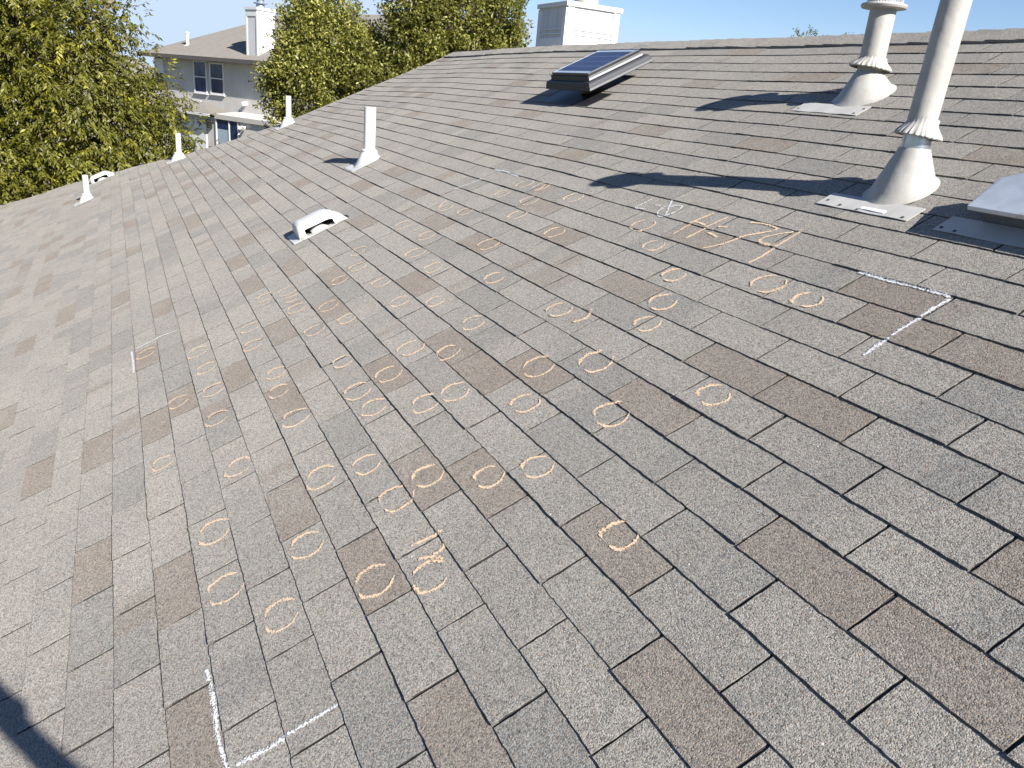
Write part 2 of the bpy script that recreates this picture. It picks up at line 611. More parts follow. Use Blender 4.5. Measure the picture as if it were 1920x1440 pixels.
def build_shingles():
    V, Q, ROW, RND, UV, EDG = [], [], [], [], [], []
    nv = 0
    CX, CY = 1.35, -0.89
    for r in range(-30, 22):
        yb, yt = r * E_, (r + 1) * E_
        rowj = rng.normal(0, 0.0010)
        for n in range(-70, 40):
            xl = (n - OFF * r) * T_
            xr = xl + T_
            if xl > X_RIGHT:
                continue
            gap = 0.0040 + rng.normal(0, 0.0005)
            a0, a1 = xl + gap, xr - gap
            lb, lt = rake_x(yb), rake_x(yt)
            if a1 < lb + 0.02 or a1 < lt + 0.02:
                continue
            clipped = a0 < max(lb, lt)
            a1 = min(a1, X_RIGHT)
            if a1 - a0 < 0.02:
                continue
            dist = math.hypot((xl + xr) / 2 - CX, (yb + yt) / 2 - CY)
            nx, ny = (20, 8) if dist < 2.6 else ((10, 4) if dist < 5 else (3, 2))
            hb = HB + rng.normal(0, 0.0009)
            if rng.random() < 0.03:
                hb += rng.uniform(0.001, 0.0014 if dist < 4 else 0.003)          # a tab that lifts a little
            jb = rowj + rng.normal(0, 0.0007)
            s = np.linspace(0, 1, nx + 1)
            t = np.linspace(0, 1, ny + 1)
            ss_, tt = np.meshgrid(s, t)                  # (ny+1, nx+1)
            skew = rng.normal(0, 0.0006)
            X = a0 + (a1 - a0) * ss_ + skew * tt
            if clipped:
                lx = rake_x(yb + (yt - yb) * tt)
                X = np.where(X < lx, lx + 0.002 * ss_, X)
            Y = (yb + jb) + (yt + 0.004 - yb - jb) * tt
            if nx > 5:
                amp = 0.0007
                Y[0] += rng.normal(0, amp, nx + 1)
                X[:, 0] += rng.normal(0, amp, ny + 1)
                X[:, -1] += rng.normal(0, amp, ny + 1)
            Z = base_z(X, Y) + 0.0006 + (hb - 0.0006) * (1 - tt)
            if nx > 5:
                Z += rng.normal(0, 0.00022, Z.shape)
                cl, cr = rng.exponential(0.0007, 2)          # corners that have begun to curl
                Z += (cl * np.exp(-((ss_ / 0.2) ** 2)) + cr * np.exp(-(((1 - ss_) / 0.2) ** 2))) * np.exp(-((tt / 0.3) ** 2))
            # rounded lower and side edges: a skirt ring just below the top and one on the deck
            P = Wn(X, Y, Z).reshape(-1, 3)
            ring = ([(0, j) for j in range(nx + 1)] + [(i, nx) for i in range(1, ny + 1)])
            lft = [(i, 0) for i in range(ny, 0, -1)]
            path = lft + ring                             # left side down, bottom, right side up
            I = np.array([i * (nx + 1) + j for i, j in path])
            XX = X.reshape(-1)[I].copy()
            YY = Y.reshape(-1)[I].copy()
            ZZ = Z.reshape(-1)[I].copy()
            ox = np.zeros(len(I))
            oy = np.zeros(len(I))
            L = len(lft)
            ox[:L + 1] = -1
            ox[L + nx:] = 1
            oy[L:L + nx + 1] = -1
            Pm = Wn(XX + ox * 0.0009, YY + oy * 0.0009, ZZ - 0.0010)
            Pb = Wn(XX + ox * 0.0010, YY + oy * 0.0010, base_z(XX, YY) - 0.0015)
            N = (ny + 1) * (nx + 1)
            ii, jj = np.meshgrid(np.arange(ny), np.arange(nx), indexing='ij')
            b = (ii * (nx + 1) + jj).ravel()
            q = np.stack([b, b + 1, b + nx + 2, b + nx + 1], 1)
            K = len(I)
            k = np.arange(K - 1)
            q2 = np.stack([I[k], N + k, N + k + 1, I[k + 1]], 1)
            q3 = np.stack([N + k, N + K + k, N + K + k + 1, N + k + 1], 1)
            qq = np.concatenate([q, q2, q3])
            Vv = np.concatenate([P, Pm, Pb])
            uvv = np.concatenate([np.stack([X.ravel(), Y.ravel()], 1), np.stack([XX + ox * .002, YY + oy * .002], 1),
                                  np.stack([XX + ox * .006, YY + oy * .006], 1)])
            V.append(Vv)
            Q.append(qq + nv)
            UV.append(uvv[qq].reshape(-1, 2))
            m_ = len(qq)
            ROW.append(np.full(m_, r, float))
            v_ = rng.random()
            v_ = 0.94 + 0.06 * v_ if (n, r) in BROWN else (v_ * 0.92 if dist < 7 else v_)
            RND.append(np.full(m_, v_))
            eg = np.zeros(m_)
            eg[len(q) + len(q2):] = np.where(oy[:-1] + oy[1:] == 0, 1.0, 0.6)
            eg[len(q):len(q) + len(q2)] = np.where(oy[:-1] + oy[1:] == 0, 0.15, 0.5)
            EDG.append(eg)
            nv += len(Vv)
    return np_mesh("roof", np.concatenate(V), np.concatenate(Q), M['shingle'], house,
                   {"row": np.concatenate(ROW), "rnd": np.concatenate(RND), "edge": np.concatenate(EDG)}, np.concatenate(UV))


roof = build_shingles()


def deck():
    """the dark layer seen down the slots, the far slope and the eave"""
    ys = np.linspace(Y_EAVE, Y_RIDGE - 0.01, 60)
    V, Q = [], []
    nx = 60
    for y in ys:
        x0 = rake_x(y)
        xs = np.linspace(x0 + 0.002, X_RIGHT, nx)
        V.append(Wn(xs, np.full(nx, y), base_z(xs, np.full(nx, y)) - 0.002))
    V = np.concatenate(V)
    ii, jj = np.meshgrid(np.arange(len(ys) - 1), np.arange(nx - 1), indexing='ij')
    b = (ii * nx + jj).ravel()
    Q = np.stack([b, b + 1, b + nx + 1, b + nx], 1)
    return np_mesh("roof_deck", V, Q, M['under'], roof)


deck()

# far slope
yr, zr = W(0, Y_RIDGE).y, W(0, Y_RIDGE).z
xb0 = float(rake_x(Y_RIDGE)) + 0.02
k = MB()
drop = 6.4 * SP
k.add([(xb0, yr, zr - 0.012), (X_RIGHT, yr, zr - 0.012), (X_RIGHT, yr + 6.4 * CP, zr - drop), (xb0, yr + 6.4 * CP, zr - drop)],
      [(3, 2, 1, 0)], [[(0, 0), (13, 0), (13, 6.4), (0, 6.4)]])
k.build("far_slope", M['shingle'], roof)


# ridge cap: folded pieces lapping along the ridge
def ridge_cap():
    V, Q, ROW, RND, UV = [], [], [], [], []
    nv = 0
    x = xb0 - 0.05
    i = 0
    ycap = 21 * E_ - 0.006
    while x < X_RIGHT:
        ln = 0.145
        lift = 0.010
        jy = rng.normal(0, 0.0025)
        front = [(ycap + jy, 0.0105 + rng.normal(0, .0012)), ((ycap + Y_RIDGE) / 2, 0.0115), (Y_RIDGE - 0.02, 0.011)]
        pts = []
        for (yy, zz) in front:
            pts.append(W(0, yy, zz))
        pts.append(W(0, Y_RIDGE, 0.004))
        topz = pts[-1]
        back = [Vector((0, topz.y + 0.02, topz.z - 0.008)), Vector((0, topz.y + 0.14, topz.z - 0.07))]
        pts += back
        pts = [pts[0] + Vector((0, 0.002, -0.013))] + pts
        for s_, dz in ((0.0, 0.005 + rng.normal(0, .001)), (ln + 0.02, 0.0)):
            for p_ in pts:
                bz = float(base_z(x + s_, 2.8))
                V.append((x + s_, p_.y, p_.z + dz + bz))
        n = len(pts)
        # butt face of the piece
        for j in range(n - 1):
            Q.append((nv + j, nv + n + j, nv + n + j + 1, nv + j + 1))
            UV += [(x, j * .08), (x + ln, j * .08), (x + ln, (j + 1) * .08), (x, (j + 1) * .08)]
            ROW.append(40 + i)
            RND.append(rng.random() * 0.9)
        nv += 2 * n
        x += ln
        i += 1
    me_v = np.array([tuple(v) for v in V])
    return np_mesh("ridge_cap", me_v, np.array(Q), M['shingle'], roof, {"row": ROW, "rnd": RND}, np.array(UV))


ridge_cap()


# barge board beyond the shingle edge, a little lower than the shingles
def rake_board():
    k = MB()
    ys = np.linspace(-4.05, Y_RIDGE - 0.02, 90)
    for i in range(len(ys) - 1):
        vs = []
        for y in (ys[i], ys[i + 1]):
            x0 = float(rake_x(y))
            wd = 0.035 + 0.115 * float(sst(-0.6, 0.6, y))
            z0 = float(base_z(x0 + .03, y)) - 0.010
            vs += [W(x0 - wd, y, z0 - 0.20), W(x0 - wd, y, z0 - .003), W(x0 - wd + .004, y, z0), W(x0 + 0.03, y, z0), W(x0 + 0.03, y, z0 - 0.20)]
        k.add(vs, [(0, 1, 6, 5), (1, 2, 7, 6), (2, 3, 8, 7), (3, 4, 9, 8), (4, 0, 5, 9)])
    k.build("rake_board", M['fascia'], house)


rake_board()

# walls under the roof
k = MB()
wl = []
for y in (-3.5, -1.5, 0.2, 2.7):
    q = W(float(rake_x(y)) + 0.35, y, -0.2)
    wl.append(q)
pl = [Vector((p.x, p.y, 0)) for p in wl]
for i in range(3):
    k.add([pl[i], pl[i + 1], wl[i + 1], wl[i]], [(0, 1, 2, 3)])
q = W(4.9, -3.5, -0.2)
k.add([pl[0], (4.9, pl[0].y, 0), (4.9, pl[0].y, wl[0].z), wl[0]], [(0, 1, 2, 3)])
yb_ = yr + 6.0 * CP
k.add([pl[3], (pl[3].x, yb_, 0), (pl[3].x, yb_, zr - 6.0 * SP - .2), wl[3]], [(0, 1, 2, 3)])
k.build("wall", M['house_wall'], house)
k = MB()
e0, e1 = W(float(rake_x(Y_EAVE)), Y_EAVE, -0.004), W(X_RIGHT, Y_EAVE, -0.004)
k.box(e0 + Vector((0, -0.024, -0.17)), (e1.x - e0.x, 0, 0), (0, 0.022, 0), (0, 0, 0.165))
k.build("fascia", M['fascia'], house)


# ------------------------------------------------------------------ chalk marks on the shingles
def smooth_path(pts, step=0.005):
    P = [np.array(p, float) for p in pts]
    if len(P) == 2:
        n = max(2, int(np.linalg.norm(P[1] - P[0]) / step))
        return np.array([P[0] + (P[1] - P[0]) * i / n for i in range(n + 1)])
    out = []
    for i in range(len(P) - 1):
        p0, p1, p2, p3 = P[max(i - 1, 0)], P[i], P[i + 1], P[min(i + 2, len(P) - 1)]
        n = max(2, int(np.linalg.norm(p2 - p1) / step))
        for j in range(n):
            t = j / n
            out.append(0.5 * ((2 * p1) + (-p0 + p2) * t + (2 * p0 - 5 * p1 + 4 * p2 - p3) * t * t + (-p0 + 3 * p1 - 3 * p2 + p3) * t ** 3))
    out.append(P[-1])
    return np.array(out)


def chalk(name, strokes, mat, label=None):
    V, Q, UV = [], [], []
    nv = 0
    for st_ in strokes:
        pts, w = st_[0], st_[1]
        P = smooth_path(pts)
        n = len(P)
        d = np.gradient(P, axis=0)
        d /= np.linalg.norm(d, axis=1)[:, None] + 1e-9
        nm = np.stack([-d[:, 1], d[:, 0]], 1)
        ln = np.concatenate([[0], np.cumsum(np.linalg.norm(np.diff(P, axis=0), axis=1))])
        ww = w * (0.85 + 0.15 * np.sin(ln * 23 + nv)) * np.clip(np.minimum(ln, ln[-1] - ln) / 0.012 + 0.55, 0, 1)
        if len(st_) > 2:
            ww = ww * np.interp(ln / ln[-1], [q[0] for q in st_[2]], [q[1] for q in st_[2]])
        for s in (-0.5, 0.0, 0.5):
            q = P + nm * (s * ww)[:, None]
            z = top_z(q[:, 0], q[:, 1]) + 0.0027
            V.append(Wn(q[:, 0], q[:, 1], z))
        for s in range(2):
            a = nv + s * n + np.arange(n - 1)
            Q.append(np.stack([a, a + 1, a + n + 1, a + n], 1))
            l0, l1 = ln[:-1], ln[1:]
            v0, v1 = s * 0.5, s * 0.5 + 0.5
            UV.append(np.stack([np.stack([l0, np.full(n - 1, v0)], 1), np.stack([l1, np.full(n - 1, v0)], 1),
                                np.stack([l1, np.full(n - 1, v1)], 1), np.stack([l0, np.full(n - 1, v1)], 1)], 1).reshape(-1, 2))
        nv += 3 * n
    o = np_mesh(name, np.concatenate(V), np.concatenate(Q), mat, roof, None, np.concatenate(UV))
    if label:
        o["label"] = label
    return o


RINGS = [(-0.834, -0.821), (-0.597, -0.692), (-0.439, -0.556), (-0.363, -0.433), (-0.577, -0.801), (-0.203, -0.837), (-0.309, -0.961), (0.033, -0.418), (-1.594, -1.454), (-1.256, -1.195), (-0.908, -0.963), (-0.935, -1.323), (-0.609, -1.083), (-0.624, -1.326), (-0.386, -1.206), (-2.953, -1.465), (-2.581, -1.217), (-2.33, -1.199), (-2.034, -1.199), (-2.096, -1.353), (-1.733, -1.215), (-2.562, -0.944), (-2.313, -0.969), (-2.885, -0.796), (-2.813, -0.685), (-2.497, -0.702), (-2.31, -0.573), (-2.044, -0.548), (-2.103, -0.697), (-1.633, -0.681), (-1.859, -0.935), (-1.673, -0.957), (-1.384, -0.947), (-1.33, -0.706), (-1.157, -0.694), (-2.577, -0.44), (-2.637, -0.318), (-1.446, -0.439), (-1.255, -0.349), (-1.331, -0.575), (-0.991, -0.547), (-0.961, -0.444), (-0.669, -0.309), (-0.828, -0.176), (-0.671, -0.038), (-0.388, -0.165), (-1.372, -0.184), (-1.738, -0.211), (-1.925, -0.315), (-2.26, -0.3), (-2.108, -0.072), (-1.665, 0.053), (-1.117, 0.074), (-2.935, 0.062), (-2.582, 0.077), (-2.414, -0.053), (-2.048, 0.205), (-1.795, 0.442), (-2.331, 0.588), (-2.224, 0.458), (-2.871, 0.311), (-2.654, 0.342), (-2.63, 0.573), (-2.602, 0.705), (-2.441, 0.721), (-2.076, 0.713), (-2.871, -0.243), (-1.407, 0.668), (-1.197, 0.57), (-0.913, 0.456), (-0.791, 0.315), (-0.719, 0.199), (-0.556, 0.575), (-0.369, 0.56), (-0.222, 0.072)]
STRAYS = [[(-0.992, 0.143), (-0.959, 0.101), (-0.974, 0.053)], [(-2.699, -0.649), (-2.693, -0.683), (-2.71, -0.716)], [(-2.624, -0.669), (-2.62, -0.699), (-2.646, -0.729)], [(-0.335, -0.746), (-0.34, -0.79), (-0.348, -0.838)], [(-0.291, -0.756), (-0.271, -0.78), (-0.273, -0.801)], [(-0.235, -0.787), (-0.266, -0.809), (-0.286, -0.838)], [(-2.989, 0.375), (-2.969, 0.324), (-2.886, 0.269)], [(-2.446, 0.746), (-2.412, 0.707), (-2.432, 0.677)], [(-0.501, 0.602), (-0.499, 0.57), (-0.513, 0.541)]]
H74 = [[(-1.19, 0.869), (-1.206, 0.763), (-1.198, 0.667)], [(-1.101, 0.867), (-1.111, 0.766), (-1.114, 0.668)], [(-1.201, 0.779), (-1.168, 0.781), (-1.126, 0.774)], [(-1.074, 0.74), (-1.044, 0.738), (-1.002, 0.729)], [(-1.069, 0.789), (-1.048, 0.795), (-1.028, 0.803)], [(-0.976, 0.867), (-0.918, 0.881), (-0.842, 0.874), (-0.838, 0.853), (-0.876, 0.809), (-0.913, 0.763), (-0.939, 0.693), (-0.979, 0.64)], [(-0.758, 0.877), (-0.794, 0.845), (-0.823, 0.802), (-0.816, 0.77), (-0.786, 0.764), (-0.755, 0.769)], [(-0.738, 0.898), (-0.733, 0.831), (-0.73, 0.771), (-0.723, 0.7), (-0.725, 0.639)]]
L8 = [[(-1.61, 0.861), (-1.607, 0.813), (-1.61, 0.766), (-1.574, 0.769), (-1.545, 0.774)], [(-1.531, 0.819), (-1.494, 0.826)], [(-1.472, 0.806), (-1.463, 0.837), (-1.422, 0.856), (-1.39, 0.859), (-1.37, 0.825), (-1.373, 0.786), (-1.396, 0.758), (-1.436, 0.763), (-1.463, 0.799), (-1.442, 0.829), (-1.426, 0.851)], [(-1.499, 0.89), (-1.442, 0.829), (-1.376, 0.76)]]
BRACKETS = [[[(-0.354, 0.756), (-0.252, 0.754), (-0.144, 0.758), (-0.035, 0.758)], [(-0.03, 0.747), (-0.032, 0.586), (-0.031, 0.528)], [(-0.028, 0.518), (-0.03, 0.475), (-0.025, 0.421)]], [[(-2.75, -1.539), (-2.914, -1.538), (-3.098, -1.542)], [(-3.098, -1.512), (-3.108, -1.397), (-3.073, -1.283)]], [[(-3.119, 0.758), (-2.962, 0.763), (-2.791, 0.754)], [(-3.063, 0.645), (-3.088, 0.563), (-3.127, 0.476)]], [[(-0.303, -1.406), (-0.195, -1.41), (-0.111, -1.411), (-0.019, -1.403)], [(-0.354, -1.414), (-0.31, -1.41)], [(-0.015, -1.383), (-0.007, -1.317), (-0.007, -1.26), (-0.006, -1.204), (-0.006, -1.147)]]]
rc_ = random.Random(11)
for (cx, cy) in RINGS:
    s = 0.96 + rc_.uniform(-.14, .14)
    tl = rad(rc_.uniform(-16, 12))
    gp = rc_.uniform(-0.004, 0.005)

    def loc(pts, sx):
        o = []
        for x, y in pts:
            x = (x + rc_.uniform(-.003, .003)) * s + sx
            y = (y + rc_.uniform(-.003, .003)) * s
            o.append((cx + x * math.cos(tl) - y * math.sin(tl), cy + x * math.sin(tl) + y * math.cos(tl)))
        return o
    ring = loc([(-.029, .046), (-.052, .014), (-.053, -.018), (-.044, -.032), (-.028, -.040), (0.0, -.046),
                (.030, -.042), (.046, -.030), (.055, -.008), (.050, .024), (.026, .047)], gp)
    g0 = rc_.uniform(-.02, .02)
    o0, o1 = rc_.uniform(0.85, 1.15), rc_.uniform(0.95, 1.2)
    chalk("chalk_ring", [(ring, 0.0190, [(0, 0.5 * o0), (0.08, o0), (0.33 + g0, o0), (0.37 + g0, 0.5 * o0), (0.40 + g0, 0.03), (0.52, 0.03), (0.55, 0.6 * o1), (0.62, o1), (0.85, o1 * .9), (1, 0.4)])], M['chalk_o'])
for st in STRAYS:
    chalk("chalk_stroke", [(st, 0.0190)], M['chalk_o'])
chalk("chalk_lettering", [(q, 0.0190) for q in H74], M['chalk_o'], "orange chalk lettering H-74")
chalk("chalk_lettering", [(q, 0.0145) for q in L8], M['chalk_w'], "white chalk lettering L-8")
for br_ in BRACKETS:
    chalk("chalk_corner", [(q, 0.022) for q in br_], M['chalk_w'], "white chalk corner of the test square")



# ------------------------------------------------------------------ things on the roof
def roof_thing(name, X, Y, label, cat, group=None, z=None):
    p = W(X, Y, float(base_z(X, Y)))
    return empty(name, p, label, cat, group)


def plumb(X, Y, h):
    p = W(X, Y, float(base_z(X, Y)))
    return p + Vector((0, 0, h))


def cone_boot(k, X, Y, cx, cy, rb, rt_, ht, n=40, rows=8, ex=1.0):
    """tapered boot: base circle in the roof plane, top circle level at height ht above (X,Y)"""
    ax = plumb(X, Y, 0)
    vs, fs = [], []
    for i in range(rows + 1):
        t = i / rows
        for j in range(n):
            a = 2 * math.pi * j / n
            bx, by = cx + rb * math.cos(a), cy + rb * math.sin(a) * ex
            B = W(bx, by, float(base_z(bx, by)) + 0.003)
            Tp = ax + Vector((math.cos(a) * rt_, math.sin(a) * rt_, ht))
            tt = t
            fl = 0.0
            if i == 0:
                fl = 0.012
            P = B.lerp(Tp, tt)
            P += (B - W(cx, cy)).normalized() * fl
            vs.append(P)
    for i in range(rows):
        for j in range(n):
            q = (j + 1) % n
            fs.append((i * n + j, i * n + q, (i + 1) * n + q, (i + 1) * n + j))
    fs.append(tuple(range(rows * n, (rows + 1) * n)))
    k.add(vs, fs)


def plate(k, x0, y0, x1, y1, th=0.0016, lift=0.0058, nseg=6):
    """thin flashing sheet lying on the shingles"""
    vs, fs = [], []
    for i in range(nseg + 1):
        x = x0 + (x1 - x0) * i / nseg
        wz = 0.0012 * math.sin(i * 1.7)
        for y in (y0, y1):
            z = float(base_z(x, y)) + lift + (wz if y == y0 else 0)
            vs.append(W(x, y, z))
            vs.append(W(x, y, z + th))
    for i in range(nseg):
        a = 4 * i
        fs += [(a + 1, a + 5, a + 7, a + 3), (a, a + 2, a + 6, a + 4), (a, a + 4, a + 5, a + 1), (a + 2, a + 3, a + 7, a + 6)]
    fs += [(0, 1, 3, 2), (4 * nseg, 4 * nseg + 2, 4 * nseg + 3, 4 * nseg + 1)]
    k.add(vs, fs)


# ---- white plumbing vent pipes
def vent_pipe(X, Y, h, r, label, bx=0.0, by=-0.02, s=1.0):
    t = roof_thing("vent_pipe", X, Y, label, "vent pipe", "white plumbing pipes on the roof")
    k = MB()
    b = plumb(X, Y, -0.02)
    k.lathe(b, (0, 0, 1), [(r, 0), (r, h + 0.02), (r - 0.005, h + 0.0215), (r - 0.006, h - 0.06)], 28, cap=False)
    k.build("pipe", M['pvc'], t, True)
    k = MB()
    cone_boot(k, X, Y, X + bx, Y + by, 0.088 * s, 0.060 * s, 0.075 * s, 32, 6, 1.22)
    k.lathe(plumb(X, Y, 0.072 * s), (0, 0, 1), [(0.062 * s, 0), (0.063 * s, 0.010), (0.058 * s, 0.016), (r + 0.002, 0.022)], 32)
    k.build("boot", M['boot'], t, True)
    k = MB()
    plate(k, X - 0.135 * s, Y - 0.175 * s, X + 0.115 * s, Y + 0.03, 0.0016, 0.0068)
    k.build("flashing", M['boot'], t)
    return t


vent_pipe(-4.859, 0.440, 0.400, 0.0445, "tallest white plumbing pipe, alone in the middle of the roof above the white hood")
vent_pipe(-9.001, 0.587, 0.333, 0.034, "thin white plumbing pipe at the roof edge below the two storey house's wall vent", s=0.95)
vent_pipe(-10.139, -0.743, 0.327, 0.034, "thin white plumbing pipe at the roof edge in front of the big olive tree", s=0.95)
vent_pipe(-9.773, -1.951, 0.300, 0.034, "thin white plumbing pipe farthest left, beside the far exhaust hood", s=0.9)


# ---- flue vents
def crimp(a, i):
    return 1.0 + (0.035 if i in (1, 2) else 0.012) * (1 if math.sin(a * 26) > 0 else -0.6)


def flue(X, Y, cx, cy, rb, rp, cone_h, col_b, col_t, rc, ptop, label, plate_c, neck=False, pl=None, lean=0.0):
    t = roof_thing("flue_vent", X, Y, label, "flue vent", "painted metal flues near the ridge")
    k = MB()
    cone_boot(k, X, Y, cx, cy, rb, rp + 0.004, cone_h, 56, 10, 1.10)
    k.build("boot", M['flue'], t, True)
    k = MB()
    k.lathe(plumb(X, Y, cone_h - 0.03), (0, 0, 1), [(rp, 0), (rp, col_b - cone_h + 0.045)], 40)
    k.build("neck", M['steel'] if neck else M['flue'], t, True)
    k = MB()
    tilt = Vector((0.05, 0.10, 1))
    k.lathe(plumb(X, Y, col_b), tilt, [(rc * 0.97, -0.004), (rc, 0.0), (rc * 0.93, 0.012), (rp + 0.012, 0.030), (rp + 0.004, 0.042), (rp + 0.004, col_t - col_b)], 104, crimp, False)
    k.build("storm_collar", M['flue'], t, True)
    k = MB()
    k.lathe(plumb(X, Y, col_b + 0.01), (lean * 0.43, lean * 0.9, 1), [(rp + 0.001, 0), (rp + 0.001, ptop - col_b - 0.01)], 44)
    k.build("pipe", M['flue'], t, True)
    # cap: flange, mesh drum, dome
    c = MB()
    c.lathe(plumb(X, Y, ptop), (0, 0, 1), [(rp + 0.002, -0.012), (rp * 1.72, -0.006), (rp * 1.80, 0.003), (rp * 1.74, 0.010), (rp * 1.3, 0.018)], 44)
    cap = c.build("cap", M['flue'], t, True)
    c = MB()
    for j in range(40):
        a = 2 * math.pi * j / 40
        o = plumb(X, Y, ptop + 0.016) + Vector((math.cos(a), math.sin(a), 0)) * (rp * 1.36)
        c.tube([o, o + Vector((0, 0, 0.06))], 0.0022, 5)
    for hh in (0.026, 0.046):
        c.lathe(plumb(X, Y, ptop + hh), (0, 0, 1), [(rp * 1.34, 0), (rp * 1.38, 0.001), (rp * 1.34, 0.002)], 40, cap=False)
    c.build("cap_mesh", M['steel'], cap)
    c = MB()
    c.lathe(plumb(X, Y, ptop + 0.076), (0, 0, 1), [(rp * 1.5, 0), (rp * 1.62, 0.004), (rp * 1.55, 0.012), (rp * 0.9, 0.034), (0.01, 0.045)], 44)
    c.build("cap_lid", M['flue'], cap, True)
    c = MB()
    c.lathe(plumb(X, Y, ptop + 0.012), (0, 0, 1), [(rp * 1.0, 0), (rp * 1.0, 0.05)], 36)
    c.build("inner_pipe", M['flue'], cap, True)
    k = MB()
    (x0, y0, x1, y1) = plate_c
    plate(k, x0, y0, x1, y1, 0.0018, 0.0062, 10)
    f = k.build("flashing", M['plate'], t)
    for sx, sy in pl:
        k = MB()
        k.lathe(W(sx, sy, float(base_z(sx, sy)) + 0.0075), (0.05, -SP, CP), [(0.0055, 0), (0.0055, 0.002), (0.0035, 0.004)], 10)
        k.build("screw", M['screw'], f)
    return t, f


ft, ff = flue(-0.626, 1.266, -0.640, 1.262, 0.110, 0.047, 0.146, 0.186, 0.246, 0.078, 0.735,
              "tall painted flue with bare steel neck, running out of the top of the picture", (-0.850, 1.075, -0.452, 1.165), True,
              [(-0.822, 1.108), (-0.75, 1.092), (-0.665, 1.083), (-0.478, 1.088)], 0.035)
k = MB()
plate(k, -0.660, 1.090, -0.560, 1.106, 0.003, 0.0079, 3)
k.build("sealant_strip", M['sealant'], ff)
flue(-1.515, 2.040, -1.502, 2.018, 0.126, 0.056, 0.100, 0.115, 0.165, 0.094, 0.375,
     "shorter painted flue with flanged cap standing in front of the ridge", (-1.745, 1.805, -1.345, 1.90), False,
     [(-1.72, 1.83), (-1.37, 1.82), (-1.36, 1.87)])


# ---- solar roof fan
def solar_fan():
    t = roof_thing("solar_roof_fan", -3.815, 1.987, "black solar powered roof fan with a blue panel, just below the ridge", "roof fan")
    cx, cy = -3.815, 1.987

    def ring(hx, hy, z):
        return [W(cx + sx * hx, cy + sy * hy, z) for sx, sy in ((-1, -1), (1, -1), (1, 1), (-1, 1))]
    # hood: stepped and ribbed skirt
    prof = [(0.317, 0.264, 0.078), (0.320, 0.267, 0.082), (0.312, 0.259, 0.097), (0.315, 0.262, 0.100), (0.306, 0.254, 0.114), (0.309, 0.257, 0.117),
            (0.298, 0.247, 0.131), (0.274, 0.226, 0.133), (0.268, 0.221, 0.150), (0.272, 0.224, 0.152), (0.268, 0.221, 0.160)]
    vs, fs = [], []
    for a in prof:
        vs += ring(*a)
    for i in range(len(prof) - 1):
        for j in range(4):
            q = (j + 1) % 4
            fs.append((4 * i + j, 4 * i + q, 4 * i + 4 + q, 4 * i + 4 + j))
    fs.append((0, 3, 2, 1))
    b = 4 * (len(prof) - 1)
    fs.append((b, b + 1, b + 2, b + 3))
    hood = MB().add(vs, fs)
    hood.build("hood", M['dark_metal'], t, False, 0.002)
    # throat under the hood and curb flashing
    k = MB()
    k.lathe(W(cx, cy, 0.0), (0, -SP, CP), [(0.16, 0.0), (0.15, 0.02), (0.15, 0.082)], 36)
    k.build("throat", M['black_metal'], t, True)
    k = MB()
    plate(k, cx - 0.34, cy - 0.33, cx + 0.34, cy - 0.12, 0.002, 0.0062)
    k.build("flashing", M['black_metal'], t)
    # the panel
    o = W(cx - 0.258, cy - 0.212, 0.1585)
    ux, uy, uz = Vector((1, 0, 0)), (W(0, 1) - W(0, 0)), Vector((0, -SP, CP))
    k = MB()
    k.box(o, ux * 0.516, uy * 0.424, uz * 0.018)
    pan = k.build("solar_panel", M['black_metal'], t, False, 0.002)
    k = MB()
    z = 0.0182
    fr = 0.007
    k.box(o + uz * z, ux * 0.516, uy * fr, uz * 0.003)
    k.box(o + uz * z + uy * (0.424 - fr), ux * 0.516, uy * fr, uz * 0.003)
    k.box(o + uz * z + uy * fr, ux * fr, uy * (0.424 - 2 * fr), uz * 0.003)
    k.box(o + uz * z + uy * fr + ux * (0.516 - fr), ux * fr, uy * (0.424 - 2 * fr), uz * 0.003)
    k.build("panel_frame", M['alu'], pan)
    k = MB()
    k.box(o + uz * z + ux * fr + uy * fr, ux * (0.516 - 2 * fr), uy * (0.424 - 2 * fr), uz * 0.0008)
    k.build("panel_backing", M['panel_white'], pan)
    k = MB()
    a0, a1, b0, b1 = 0.022, 0.494, 0.040, 0.384
    q = [o + uz * (z + 0.0018) + ux * a + uy * b for a, b in ((a0, b0), (a1, b0), (a1, b1), (a0, b1))]
    k.add(q, [(0, 1, 2, 3)], [[(0, 0), (1, 0), (1, 1), (0, 1)]])
    k.build("solar_cells", M['cells'], pan)


solar_fan()


